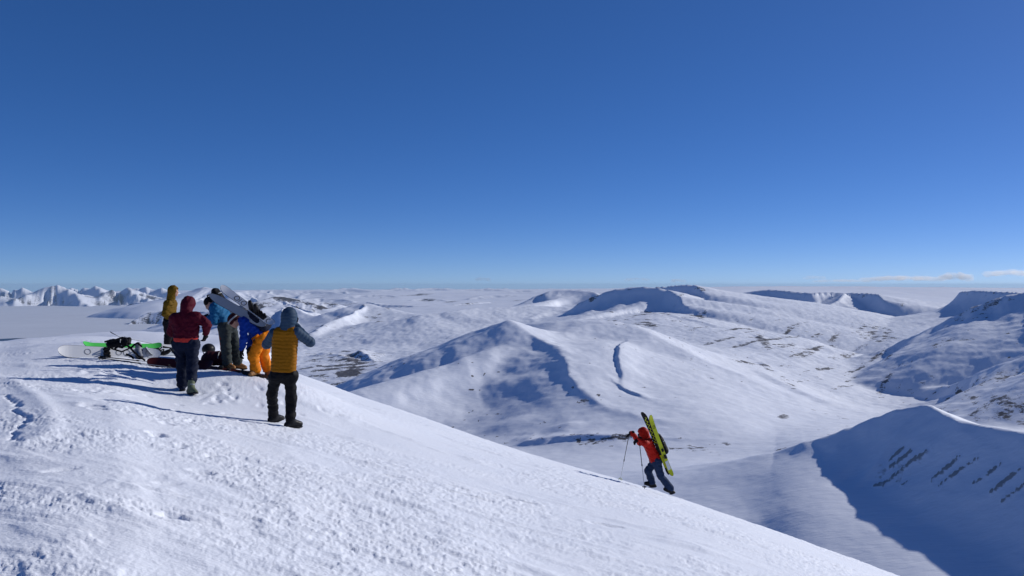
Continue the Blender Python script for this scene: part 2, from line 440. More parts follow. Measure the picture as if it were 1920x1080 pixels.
# B: central hill
ridge([(600, 760, 4250), (640, 737, 4200), (700, 704, 4050), (745, 681, 3950), (800, 664, 3850), (850, 645, 3750), (900, 626, 3620), (955, 612, 3480)],
      [.35, .36, .38, .40, .42, .44, .54, .75], 0.45, 1500, 500, w=55, k=30, tail=(0.03, 0.1), warp=10, seed=5)
ridge([(955, 612, 3480), (1000, 638, 3330), (1044, 655, 3150), (1064, 688, 2900), (1076, 724, 2700), (1108, 755, 2500), (1160, 783, 2350), (1235, 803, 2200)],
      [.6, .5, .45, .8, 1.0, .95, .7, .4], 0.12, 46, 300, w=14, k=36, tail=(0.26, 0.10), warp=18, seed=6)
ridge([(905, 626, 4150), (960, 611, 4080), (1010, 605, 4020), (1060, 602, 3960), (1120, 601, 3900), (1180, 610, 3780), (1235, 638, 3560), (1300, 671, 3380), (1380, 706, 3220), (1460, 742, 3070), (1540, 785, 2900), (1595, 806, 2850)],
      [.75, .6, .42, .24, .17, .16, .16, .16, .16, .16, .16, .16], 0.42, 700, 500, w=90, k=20, tail=(0.05, 0.1), warp=10, seed=7)
ridge([(668, 655, 5600), (690, 668, 5300), (708, 684, 5000), (716, 700, 4700)], 0.95, 0.25, 70, 250, w=6, k=8, warp=40, seed=55, rock=0.5)
ridge([(575, 668, 5700), (620, 662, 5600), (655, 672, 5300), (672, 690, 5000), (676, 712, 4700)], 0.35, 0.30, 90, 250, w=10, k=10, warp=45, seed=56, rock=0.4)
# rock ledge below the central hill
ridge([(940, 845, 2150), (1000, 826, 2150), (1060, 817, 2130), (1110, 815, 2100), (1200, 818, 2060), (1300, 828, 2010), (1380, 845, 1960), (1430, 862, 1900)],
      0.80, 0.02, 150, 200, w=6, k=8, tail=(0.05, 0.02), warp=14, seed=8)
# knolls on the valley side
ridge([(1392, 684, 4300), (1424, 681, 4200), (1450, 698, 4000), (1490, 722, 3750)], 0.5, 0.25, 110, 300, w=8, k=8, warp=10, seed=9)
ridge([(1405, 626, 5700), (1428, 634, 5500), (1455, 652, 5200), (1500, 662, 5000)], 0.55, 0.2, 90, 300, w=8, k=8, warp=12, seed=10)
ridge([(1180, 598, 6800), (1230, 590, 6700), (1280, 596, 6400), (1340, 610, 6000)], 0.3, 0.15, 140, 300, w=15, k=10, warp=30, seed=11)
ridge([(1560, 655, 6400), (1610, 640, 6600), (1660, 640, 6500)], 0.25, 0.2, 160, 200, w=15, k=10, warp=40, seed=12)
ridge([(1480, 590, 7600), (1530, 583, 7500), (1590, 582, 7600), (1640, 590, 7500)], 0.45, 0.15, 120, 300, w=12, k=8, warp=30, seed=13)
# E: cornice faces of the plateau on the right
ridge([(1090, 566, 7600), (1130, 549, 7500), (1165, 541, 7450), (1205, 538, 7400), (1250, 543, 7300), (1275, 556, 7100), (1285, 572, 6900)], 1.5, 0.10, 95, 900, w=4, k=4, tail=(0.10, 0.05), warp=25, seed=14)
ridge([(1215, 540, 8200), (1255, 537, 8000), (1280, 534.5, 7800), (1303, 535, 7700), (1318, 548, 7500)], 1.4, 0.10, 90, 900, w=4, k=4, tail=(0.12, 0.05), warp=25, seed=15)
ridge([(1395, 549, 9400), (1440, 543, 9300), (1480, 546, 9000), (1520, 549, 8800), (1560, 548, 8900), (1600, 549, 8800), (1640, 551, 8500), (1655, 563, 8200)], 1.6, 0.10, 130, 900, w=4, k=4, tail=(0.07, 0.05), warp=35, seed=16)
ridge([(1545, 577, 8300), (1572, 563, 8500), (1583, 550, 8750)], 0.9, 0.7, 90, 90, w=4, k=4, seed=17)
ridge([(1800, 547, 7600), (1830, 545, 7300), (1870, 547, 7000), (1925, 549, 6700), (2050, 545, 6300)], 1.6, 0.10, 120, 900, w=4, k=4, tail=(0.08, 0.05), warp=30, seed=18)
# hill on the right edge
ridge([(1660, 655, 5000), (1700, 635, 4950), (1745, 612, 4850), (1800, 588, 4750), (1850, 566, 4650), (1890, 553, 4600), (1925, 546, 4550), (2050, 520, 4300), (2250, 500, 4000)], [.20, .22, .28, .5, .78, .86, .86, .8, .8], 0.6, 85, 400, w=8, k=14, tail=(0.17, 0.05), spur=7, spurf=0.7, warp=25, seed=19, rock=0.22)
ridge([(1790, 742, 3300), (1830, 705, 3300), (1875, 686, 3200), (1925, 668, 3100), (2050, 640, 2900)], 0.5, 0.4, 160, 300, w=10, k=10, spur=4, spurf=0.7, warp=18, seed=20, rock=0.3)
ridge([(1740, 790, 2900), (1810, 770, 2750), (1870, 752, 2650), (1930, 742, 2600), (2050, 735, 2500)], 0.3, 0.25, 120, 300, w=20, k=10, warp=20, seed=21)
# left and middle distance
ridge([(560, 602, 8500), (610, 589, 8600), (650, 577, 8700), (683, 569, 8800), (715, 576, 8700), (760, 586, 8500), (800, 592, 8300)], 0.17, 0.3, 700, 600, w=60, k=15, warp=50, seed=22)
ridge([(690, 605, 7600), (760, 598, 7600), (800, 590, 7600), (850, 582, 7800), (900, 578, 8000), (1000, 574, 8300), (1080, 578, 8200), (1150, 588, 7600)], 0.16, 0.4, 500, 300, w=60, k=20, warp=60, seed=23)
ridge([(690, 566, 12500), (730, 571, 12300), (780, 573, 12000), (830, 573, 12000), (880, 568, 12300), (920, 566, 12800)], 0.9, 0.10, 130, 900, w=6, k=8, tail=(0.06, 0.05), spur=22, spurf=1.0, warp=60, seed=24, rock=0.45)
ridge([(985, 566, 10500), (1003, 556, 10400), (1030, 545, 10400), (1060, 543, 10400), (1090, 544, 10300), (1108, 547, 10200), (1125, 560, 9900)], 0.5, 0.3, 200, 800, w=10, k=10, spur=12, spurf=0.6, warp=50, seed=25)
ridge([(455, 600, 8200), (500, 577, 8800), (530, 571, 9000), (560, 584, 8800), (600, 598, 8500)], 0.3, 0.4, 500, 500, w=12, k=12, spur=30, spurf=0.7, warp=60, seed=26)
ridge([(440, 585, 11000), (480, 566, 11500), (520, 556, 12000), (560, 560, 12000), (620, 568, 12000)], 0.3, 0.3, 500, 600, w=15, k=12, spur=35, spurf=0.8, warp=90, seed=27, rock=0.1)
ridge([(345, 562, 22500), (362, 550, 22500), (385, 538, 21000), (405, 541, 21000), (440, 548, 20500), (470, 545, 21000), (500, 548, 21000)], 0.5, 0.3, 700, 900, w=20, k=15, spur=60, spurf=0.8, warp=120, seed=28, rock=0.15)
for (a, b, c, D, sd) in [(520, 545, 640, 24000, 40), (610, 541, 700, 30000, 41), (690, 543, 790, 26000, 42), (760, 540, 860, 30000, 43), (850, 541, 960, 24000, 44), (930, 544, 1040, 20000, 45), (640, 552, 760, 18000, 46), (880, 553, 1000, 16000, 47),
                         (560, 559, 660, 15500, 48), (760, 560, 850, 15000, 49), (1030, 552, 1120, 15000, 50), (730, 539, 775, 34000, 51), (1090, 541, 1180, 24000, 52), (560, 541, 640, 44000, 70), (640, 538, 672, 50000, 71), (800, 539, 870, 48000, 72), (905, 538.5, 960, 46000, 73), (990, 540, 1070, 40000, 74), (1340, 537, 1420, 42000, 75), (1600, 538.5, 1700, 45000, 76), (1720, 537.5, 1830, 40000, 77), (480, 541, 545, 36000, 78)]:
    m_ = (a + c) / 2
    ridge([(a, b + 6, D), ((a + m_) / 2, b + 1, D * 1.02), (m_, b, D * 1.03), ((c + m_) / 2, b + 1.5, D * 1.02), (c, b + 6, D)], 0.35, 0.2, 350, 900, w=15, k=12, spur=30, spurf=1.0, warp=140, seed=sd, rock=0.12)
# mountains beyond the fjord
FAR = dict(tail=(0.06, 0.06), w=25, k=25, warp=160)
def far_ridge(P, dD, near=0.98, Ln=1000, Lf=1800, spur=120, spurf=2.2, seed=0, rock=0.57):
    ridge([(x, y, D + dD) for x, y, D in P], near, 0.42, Ln, Lf, spur=spur, spurf=spurf, seed=seed, rock=rock, **FAR)
far_ridge([(-260, 545, 31000), (-160, 541, 31000), (-60, 547, 30500), (0, 540, 31000), (16, 546, 30500), (33, 536, 31000), (55, 545, 30500), (75, 552, 30000)], 3000, seed=30, rock=0.47)
far_ridge([(5, 566, 29500), (38, 557, 30200), (62, 548, 30800), (84, 539, 31400), (102, 534, 31700), (125, 541, 31400), (140, 549, 30900), (150, 560, 30000), (165, 572, 29000)], 0, seed=31, rock=0.61)
far_ridge([(-250, 560, 29500), (-120, 556, 29500), (-40, 553, 29800), (5, 555, 29700), (30, 562, 29300)], 300, Ln=1500, seed=32, rock=0.66)
far_ridge([(120, 551, 33000), (142, 536, 34000), (155, 540, 34000), (172, 535, 33500), (184, 545, 32500), (200, 551, 32000), (208, 562, 31000)], 2500, seed=33, rock=0.23)
far_ridge([(175, 566, 29000), (196, 551, 30500), (217, 540, 31500), (236, 538, 31500), (250, 547, 30800), (268, 555, 30000), (286, 562, 29500)], 1500, seed=34, rock=0.63)
far_ridge([(235, 548, 37000), (255, 537, 38000), (270, 535, 38000), (283, 539, 37500), (297, 536, 37500), (312, 546, 36500), (335, 552, 36000), (360, 556, 35000)], 0, seed=35, rock=0.19)
# headlands in the fjord
ridge([(196, 592, 20500), (215, 585, 20700), (232, 575, 20900), (256, 565.5, 21000), (276, 571, 20800), (300, 568, 21000), (330, 570, 21000), (380, 575, 20000)], 1.1, 0.6, 700, 700, w=14, k=14, spur=50, spurf=0.8, warp=100, seed=36, rock=0.62)
ridge([(243, 607, 15700), (262, 597, 15900), (284, 586, 16100), (310, 583, 16200), (350, 582, 16200), (420, 590, 15500), (470, 605, 14000)], 1.1, 0.4, 450, 700, w=14, k=14, spur=22, spurf=0.8, warp=90, seed=37, rock=0.66)

GROOVES = [  # steps in the snow: polyline running towards us, height, half width
    ([(1172, 628, 3500), (1160, 650, 3300), (1157, 675, 3080), (1160, 700, 2900), (1164, 725, 2750)], 16, 9),
    ([(1150, 728, 2740), (1168, 745, 2640), (1190, 754, 2570), (1204, 757, 2530)], 9, 6),
    ([(905, 690, 3500), (900, 705, 3200), (905, 725, 3000), (925, 750, 2800), (950, 775, 2600)], 9, 45),
    ([(835, 690, 3650), (838, 712, 3450), (845, 735, 3200), (862, 765, 2950), (880, 790, 2750)], 12, 45),
    ([(725, 705, 3900), (722, 722, 3650), (735, 745, 3400), (760, 770, 3100)], 10, 50),
    ([(985, 745, 2900), (1000, 765, 2700), (1030, 790, 2480)], 8, 32),
    ([(1400, 690, 3900), (1440, 740, 3500), (1500, 780, 3200), (1570, 800, 3000)], 14, 40)]
HUMPS = [  # px, py, D, height, radius across, radius along
    (840, 735, 2650, 26, 130, 120), (700, 735, 2750, 18, 70, 80), (945, 770, 2420, 20, 80, 70), (930, 702, 2900, 24, 120, 60), (760, 700, 3000, 14, 90, 60), (1060, 800, 2250, 12, 50, 40)]

STRIPES = [[(1702, 834), (1666, 866)], [(1718, 840), (1668, 878)], [(1748, 842), (1712, 864), (1690, 882)], [(1690, 882), (1655, 912)], [(1805, 852), (1776, 878), (1745, 902)],
           [(1840, 856), (1800, 882), (1760, 912)], [(1881, 867), (1850, 893), (1816, 914)], [(1914, 881), (1885, 903), (1855, 926)], [(1930, 902), (1900, 925), (1876, 944)], [(1660, 905), (1640, 912)], [(1700, 905), (1690, 912)]]

def dist2d(px, py, P):
    d, _, _ = seg_dist(px, py, P)
    return d

ZLIM = [0.0, 0.0]
def build_land():
    th_in = np.arctan((np.linspace(-60, 1990, 830) - 960) / F)
    th_r = np.concatenate([np.arctan((np.geomspace(1990, 3600, 22)[1:] - 960) / F), np.radians(np.linspace(62, 290, 16))])
    th_l = np.linspace(math.radians(290), 2*math.pi + th_in[0], 16)[1:-1]
    th = np.concatenate([th_in, th_r, th_l]); thw = (th + math.pi) % (2*math.pi) - math.pi
    r = np.concatenate([np.geomspace(130, 850, 40), np.geomspace(850, 1700, 170)[1:], np.geomspace(1700, 5200, 300)[1:], np.geomspace(5200, 14000, 190)[1:], np.geomspace(14000, 33000, 240)[1:], np.geomspace(33000, 60000, 30)[1:]])
    R, T = np.meshgrid(r, thw, indexing='ij')
    X, Y = R*np.sin(T), R*np.cos(T)
    Z = base_land(T, np.log(R))
    Z = np.maximum(Z, -1100)
    # rolling relief that grows with distance
    amp = np.interp(np.log(R), np.log([150, 900, 1400, 2200, 4000, 8000, 20000, 50000]), [0.5, 1.5, 2.0, 5, 10, 18, 18, 25])
    wl_ = np.interp(np.log(R), np.log([150, 900, 4000, 20000, 60000]), [60, 160, 420, 1500, 3500])
    land = sstep(SEA - 5, SEA + 40, Z)
    Z = Z + land * amp * (fbm(X/430, Y/430, 4, 100, 0.42) * sstep(9000, 5000, R) + fbm(X/1500, Y/1500, 4, 101) * sstep(4000, 9000, R))
    rock = np.zeros_like(Z)
    PX = 960 + F*np.tan(np.clip(T, -1.3, 1.3))
    for (px, py, D, h, ra, rb) in HUMPS:
        x, y, _ = pt(px, py, D)
        Z += h*np.exp(-((X-x)/ra)**2 - ((Y-y)/rb)**2)
    for rd in RIDGES:
        P = rd['P']
        rr = [math.hypot(p[0], p[1]) for p in P]; ta = [math.atan2(p[0], p[1]) for p in P]
        span = max(rd['Ln'], rd['Lf'])*3 + 600
        r0, r1 = min(rr) - span, max(rr) + span
        i0, i1 = np.searchsorted(r, max(r0, 100)), np.searchsorted(r, r1)
        ang = span / min(rr)
        cm = (thw > min(ta) - ang) & (thw < max(ta) + ang)
        cidx = np.where(cm)[0]
        if len(cidx) == 0 or i1 <= i0: continue
        sl = np.ix_(np.arange(i0, i1), cidx)
        x, y = X[sl], Y[sl]
        z0 = Z[sl]
        w = rd['warp']; sd = rd['seed']*13
        wl2 = max(60.0, np.mean(rr)/22.0)
        xx = x + w*noise2(x/wl2, y/wl2, sd) + 0.35*w*noise2(x/wl2*3, y/wl2*3, sd+3)
        yy = y + w*noise2(x/wl2 + 50, y/wl2, sd+1) + 0.35*w*noise2(x/wl2*3 + 50, y/wl2*3, sd+4)
        d, s, side = seg_dist(xx, yy, P, soft=rd.get('soft') or rd['w']*0.5 + 1.0 + rd['warp']*0.25)
        zc = interp_smooth(s, np.arange(len(P)), [p[2] for p in P])
        dd = np.sqrt(d*d + rd['w']**2) - rd['w']
        wn_ = np.clip(0.5 - 0.5*side, 0, 1)
        nr = interp_smooth(s, np.arange(len(P)), rd['near']) if isinstance(rd['near'], list) else rd['near']
        a, Lm, tl = [q*wn_ + p*(1 - wn_) for q, p in ((nr, rd['far']), (rd['Ln'], rd['Lf']), rd['tail'])]
        f = zc - a*Lm*(1 - np.exp(-dd/Lm)) - tl*dd - 700.0*(d/span)**4
        if rd['spur']:
            cum = np.concatenate([[0], np.cumsum([math.hypot(P[i+1][0]-P[i][0], P[i+1][1]-P[i][1]) for i in range(len(P)-1)])])
            sm = np.interp(s, np.arange(len(P)), cum) / (np.mean(rr) / F * 22.0 / rd['spurf'])
            sm = sm + 0.5*noise2(x/(wl2*1.5), y/(wl2*1.5), sd+7)
            q = dd/Lm
            tri2 = ridged(sm + 5, q*0.35 + side, 3, sd+8, 0.6)*0.5
            m = np.minimum(q/0.35, 1.0)*sstep(1.9, 0.9, q)
            f = f + rd['spur']*m*(tri2 - 0.3)
        k = rd['k']
        z1 = 0.5*(z0 + f + np.sqrt((z0 - f)**2 + k*k))
        Z[sl] = z1
        if rd['rock']:
            on = sstep(-k, k, f - z0)
            low = np.clip(dd/(Lm*0.9), 0, 1)
            rr_ = 1.25*rd['rock']*on*(0.62 + 0.38*low)
            if rd['spur']: rr_ = rr_*(1.35 - 1.2*tri2)
            rock[sl] = np.maximum(rock[sl], rr_)
    for P, dep, wd in GROOVES:
        d, s, side = seg_dist(X + 6*noise2(X/60, Y/60, 31), Y, [pt(*p) for p in P], soft=4.0)
        n = len(P) - 1
        Z += dep*np.exp(-(d/(7*wd))**2)*sstep(-wd, wd, d*side)*np.sin(np.pi*np.clip(s/n, 0.03, 0.97))**0.5
    Z += land*np.interp(np.log(R), np.log([200, 1500, 3000, 10000]), [0.25, 0.5, 1.4, 4.0])*fbm(X/60, Y/60, 3, 120)*sstep(12000, 6000, R)
    wa, wb = X*0.94 + Y*0.34, -X*0.34 + Y*0.94
    Z += np.interp(np.log(R), np.log([800, 1800, 3000, 9000, 12000]), [0.2, 0.5, 0.9, 2.2, 0])*ridged(wa/260, wb/70, 3, 131, 0.55)
    # ---- where rock shows through
    PY = HZ - F*Z/np.maximum(Y, 1)
    front = Y > 100
    streak = fbm((X*0.8 - Y*0.6)/90, (X*0.6 + Y*0.8)/700, 4, 140)
    blot = fbm(X/70, Y/70, 4, 141)
    bl2 = fbm(X/220, Y/220, 3, 142)
    def zone(px, py, rx, ry, tilt=0.0):
        c, s_ = math.cos(math.radians(tilt)), math.sin(math.radians(tilt))
        a, b = (PX - px)*c + (PY - py)*s_, -(PX - px)*s_ + (PY - py)*c
        return np.exp(-((a/rx)**2 + (b/ry)**2)**2)
    def rng_(lo, hi): return ((R > lo) & (R < hi)).astype(float)
    rz = 0.0
    rz = np.maximum(rz, zone(640, 690, 105, 42)*rng_(3800, 7500)*(0.44 + 0.42*fbm((X + 0.5*Y)/420, (Y - 0.5*X)/130, 4, 150)))
    rz = np.maximum(rz, zone(660, 700, 35, 40, 20)*rng_(3800, 7500)*(0.64 + 0.4*fbm(X/120, Y/200, 3, 151)))
    rz = np.maximum(rz, zone(1210, 828, 240, 22, 4)*rng_(1750, 2300)*(0.30 + 0.45*blot))
    rz = np.maximum(rz, zone(1500, 660, 330, 70, 16)*rng_(3800, 9000)*(0.26 + 0.50*streak))
    rz = np.maximum(rz, zone(1640, 625, 60, 22, 10)*rng_(5500, 9500)*(0.46 + 0.4*blot))
    rz = np.maximum(rz, zone(1250, 598, 130, 20)*rng_(5000, 8000)*(0.34 + 0.4*bl2))
    rz = np.maximum(rz, zone(1800, 745, 150, 30, 18)*rng_(2400, 4500)*(0.28 + 0.55*streak))
    rz = np.maximum(rz, zone(1470, 781, 16, 6)*rng_(2200, 3000)*(0.60 + 0.2*blot))
    rz = np.maximum(rz, zone(1436, 687, 22, 8, 30)*rng_(3600, 4600)*(0.55 + 0.3*blot))
    rz = np.maximum(rz, zone(1432, 640, 26, 9, 40)*rng_(4900, 6000)*(0.62 + 0.2*blot))
    rz = np.maximum(rz, zone(1478, 718, 26, 8, 40)*rng_(3300, 4300)*(0.45 + 0.4*blot))
    rz = np.maximum(rz, zone(1085, 745, 90, 14, 38)*rng_(2200, 3000)*(0.20 + 0.5*blot))
    rz = np.maximum(rz, zone(850, 760, 190, 60)*rng_(2000, 3200)*(0.08 + 0.38*blot))
    rz = np.maximum(rz, zone(640, 610, 140, 30, -20)*rng_(5000, 9500)*(0.20 + 0.5*bl2))
    rz = np.maximum(rz, zone(780, 563, 330, 22)*rng_(9000, 30000)*(0.18 + 0.55*fbm(X/900, Y/2500, 4, 152)))
    rz = np.maximum(rz, zone(1350, 700, 330, 100)*rng_(2300, 5000)*(0.02 + 0.42*blot))
    scree = np.zeros_like(Z)
    brk = fbm(PX/7, PY/7, 4, 160)
    for i, S in enumerate(STRIPES):
        d, q, _ = seg_dist(PX + 2.0*brk, PY + 2.0*brk, S)
        q = q/(len(S) - 1)
        wdt = (2.4 + 1.6*((i*7) % 5)/4)*np.sin(np.pi*np.clip(q*0.80 + 0.10, 0, 1))**0.8 + 0.5
        band = rng_(950, 1500)*np.exp(-(d/wdt)**2)
        Z += 2.0*band
        scree = np.maximum(scree, band*(0.95 + 0.30*brk))
    scree = np.maximum(scree, zone(1690, 890, 60, 45)*rng_(950, 1500)*(0.10 + 0.45*fbm((X*0.8 - Y*0.6)/14, (X*0.6 + Y*0.8)/60, 3, 161)))
    # wind-scoured convex edges: where the surface stands above its own surroundings
    def blur(A, n):
        for ax in (0, 1):
            pad = [(n + 1, n) if i == ax else (0, 0) for i in (0, 1)]
            c = np.cumsum(np.pad(A, pad, mode='edge'), axis=ax)
            A = (np.take(c, np.arange(2*n + 1, c.shape[ax]), ax) - np.take(c, np.arange(0, c.shape[ax] - 2*n - 1), ax))/(2*n + 1)
        return A
    cell = R*0.0035
    cvx = (Z - blur(blur(Z, 4), 4))/(cell*4)
    scour = sstep(0.02, 0.16, cvx)*sstep(-0.1, 0.5, bl2 + 0.4*streak)
    scour *= np.interp(np.log(R), np.log([1600, 1900, 4000, 9000, 14000, 20000]), [0, 0.5, 0.7, 0.7, 0.4, 0.0])
    scour *= 1 - zone(1150, 650, 240, 90)*rng_(2500, 4200)
    rz = np.maximum(rz, scour*0.75)
    speck = sstep(0.62, 0.78, fbm(X/24, Y/30, 2, 170))*sstep(0.05, 0.5, fbm(X/300, Y/300, 3, 171))*rng_(1750, 6500)
    rz = np.maximum(rz, speck*0.8)
    rock = np.maximum(rock, np.where(front, rz, 0.0))
    rock = np.maximum(rock, np.where(~front | (np.abs(T) > 0.66), 0.10 + 0.2*bl2, 0))
    ZLIM[0], ZLIM[1] = min(float(Z.min()), -1050.0), float(Z.max())
    # normals for the whole sheet, so that the split pieces shade as one
    V = np.stack([X, Y, Z], -1)
    du = np.roll(V, -1, 1) - np.roll(V, 1, 1)
    dr = np.gradient(V, axis=0)
    Nn = np.cross(du, dr); Nn /= np.linalg.norm(Nn, axis=-1, keepdims=True) + 1e-12
    Nn[Nn[..., 2] < 0] *= -1
    cuts = [0, int(np.searchsorted(r, 1760)), int(np.searchsorted(r, 9800)), len(r) - 1]
    for nm, a, b in zip(['snow_ridge', 'snow_hills', 'mountain_range'], cuts[:-1], cuts[1:]):
        Q = grid_quads(b - a + 1, len(th), wrap=True)
        o = mesh_np(nm, V[a:b+1].reshape(-1, 3), Q, M_TERR, attrs={'rock': rock[a:b+1].ravel(), 'scree': scree[a:b+1].ravel()}, normals=Nn[a:b+1].reshape(-1, 3))
        o['kind'] = 'structure'
build_land()

def fan(name, z, D0, D1, a0, a1, mat, edge=0.0):
    th = np.linspace(math.radians(a0), math.radians(a1), 160); r = np.geomspace(D0, D1, 24)
    R, T = np.meshgrid(r, th, indexing='ij')
    if edge: R = R + edge*fbm(T*40, T*0 + 3, 4, 5)[0][None, :]*np.linspace(1, 0, len(r))[:, None]
    V = np.stack([R*np.sin(T), R*np.cos(T), np.full_like(R, z)], -1).reshape(-1, 3)
    o = mesh_np(name, V, grid_quads(len(r), len(th)), mat)
    o['kind'] = 'structure'
    return o
m, N, L, b = new_mat('fjord ice')
tc = N.new('ShaderNodeTexCoord')
n1 = noise_node(N, L, tc.outputs['Object'], 1/1400.0, 6, 0.6)
mx = N.new('ShaderNodeMix'); mx.data_type = 'RGBA'
mx.inputs[6].default_value = (0.50, 0.53, 0.60, 1); mx.inputs[7].default_value = (0.66, 0.69, 0.75, 1)
L.new(n1.outputs['Fac'], mx.inputs[0]); L.new(mx.outputs[2], b.inputs['Base Color'])
b.inputs['Roughness'].default_value = 0.7; b.inputs['Specular IOR Level'].default_value = 0.2
fan('sea_ice', SEA + 3, 13600, 36000, -62, -14, m, 120)
m, N, L, b = new_mat('open sea water')
b.inputs['Base Color'].default_value = (0.012, 0.03, 0.06, 1); b.inputs['Roughness'].default_value = 0.35
fan('sea_water', SEA + 0.5, 5000, 40000, -64, -12, m)

# ------------------------------------------------------------------ helpers for figures and gear
def v3(*a): return np.array(a, dtype=np.float64)
def nrm(a):
    a = np.asarray(a, float); return a / (np.linalg.norm(a) + 1e-12)

def fabric(name, c, rough=0.75, vary=0.25, bump=0.25, scale=30.0, coat=0.0, spec=0.10):
    m, N, L, b = new_mat(name)
    tc = N.new('ShaderNodeTexCoord')
    n = noise_node(N, L, tc.outputs['Object'], scale, 4, 0.6)
    mx = N.new('ShaderNodeMix'); mx.data_type = 'RGBA'
    mx.inputs[6].default_value = tuple(v*(1 - vary) for v in c) + (1,); mx.inputs[7].default_value = tuple(min(1, v*(1 + vary)) for v in c) + (1,)
    L.new(n.outputs['Fac'], mx.inputs[0]); L.new(mx.outputs[2], b.inputs['Base Color'])
    b.inputs['Roughness'].default_value = rough; b.inputs['Specular IOR Level'].default_value = spec
    b.inputs['Coat Weight'].default_value = coat
    if bump:
        bp = N.new('ShaderNodeBump'); bp.inputs['Strength'].default_value = bump; bp.inputs['Distance'].default_value = 0.01
        L.new(n.outputs['Fac'], bp.inputs['Height']); L.new(bp.outputs[0], b.inputs['Normal'])
    return m

MT = dict(
    mustard=fabric('mustard shell', (0.1202, 0.0665, 0.0051)), gold=fabric('gold quilt', (0.2480, 0.0944, 0.0020), 0.6), slate=fabric('slate quilt', (0.0287, 0.0558, 0.0972), 0.6),
    maroon=fabric('maroon shell', (0.0648, 0.0027, 0.0126), 0.7), coral=fabric('coral hem', (0.4620, 0.0378, 0.0294)), navy=fabric('navy cloth', (0.0062, 0.0101, 0.0265), 0.7),
    black=fabric('black cloth', (0.006, 0.006, 0.008), 0.65), teal=fabric('teal shell', (0.0101, 0.1064, 0.2430), 0.65), olive=fabric('grey green cloth', (0.0378, 0.0462, 0.0462)), rust=fabric('rust panel', (0.20, 0.05, 0.03)),
    blue=fabric('royal blue shell', (0.0062, 0.0390, 0.2808), 0.6), orange=fabric('orange cloth', (0.6864, 0.1936, 0.0070), 0.65), red=fabric('red shell', (0.3696, 0.0109, 0.0060), 0.6), denim=fabric('blue grey cloth', (0.0162, 0.0324, 0.0766)),
    burgundy=fabric('burgundy pack cloth', (0.045, 0.010, 0.013)), skin=fabric('skin', (0.50, 0.28, 0.20), 0.5, 0.08, 0.05), dark=fabric('dark plastic', (0.014, 0.014, 0.016), 0.4, 0.2, 0),
    grey=fabric('grey plastic', (0.22, 0.23, 0.25), 0.45, 0.15, 0), white=fabric('white topsheet', (0.6290, 0.6375, 0.6545), 0.35, 0.04, 0, coat=0.3), lime=fabric('lime topsheet', (0.52, 0.55, 0.02), 0.35, 0.06, 0, coat=0.3),
    green=fabric('bright green topsheet', (0.09, 0.56, 0.10), 0.35, 0.06, 0, coat=0.2), boardgrey=fabric('grey base', (0.30, 0.33, 0.37), 0.4, 0.06, 0), brown=fabric('tan boot shell', (0.30, 0.15, 0.06), 0.5, 0.2, 0),
    redboard=fabric('dark red topsheet', (0.05, 0.010, 0.012), 0.4, 0.1, 0), metal=fabric('steel edge', (0.05, 0.05, 0.055), 0.35, 0.1, 0), pale=fabric('pale boot shell', (0.12, 0.14, 0.09), 0.5, 0.4, 0),
    strapgrey=fabric('grey strap', (0.38, 0.40, 0.42), 0.6, 0.1, 0), alu=fabric('pole alloy', (0.28, 0.29, 0.31), 0.3, 0.1, 0), glass=fabric('goggle lens', (0.02, 0.025, 0.03), 0.12, 0.1, 0), beard=fabric('dark hair', (0.02, 0.014, 0.01), 0.9))

def tag(o, label=None, cat=None, group=None, kind=None):
    for k, v in (('label', label), ('category', cat), ('group', group), ('kind', kind)):
        if v: o[k] = v
    return o

def thing(name, loc, label, cat, group=None):
    o = bpy.data.objects.new(name, None); o.empty_display_size = 0.2
    o.location = loc; col.objects.link(o)
    return tag(o, label, cat, group)

# --- solid shapes from distance fields
def d_cap(P, a, b, ra, rb):
    a, b = np.asarray(a, np.float32), np.asarray(b, np.float32)
    ab = b - a; L2 = float(ab @ ab) + 1e-9
    pa = P - a
    t = np.clip((pa @ ab) / L2, 0, 1)
    q = pa - t[..., None]*ab
    return np.sqrt((q*q).sum(-1)) - (ra + (rb - ra)*t)

def d_ell(P, c, r, B=None):
    q = P - np.asarray(c, np.float32)
    if B is not None: q = q @ np.asarray(B, np.float32).T
    r = np.asarray(r, np.float32)
    k0 = np.sqrt(((q/r)**2).sum(-1)); k1 = np.sqrt(((q/(r*r))**2).sum(-1)) + 1e-9
    return k0*(k0 - 1)/k1

def d_eval(P, prims, k):
    d = None
    for p in prims:
        e = d_cap(P, *p[1:]) if p[0] == 'c' else d_ell(P, *p[1:])
        if d is None: d = e
        else:
            h = np.clip(0.5 + 0.5*(e - d)/k, 0, 1)
            d = e + (d - e)*h - k*h*(1 - h)
    return d

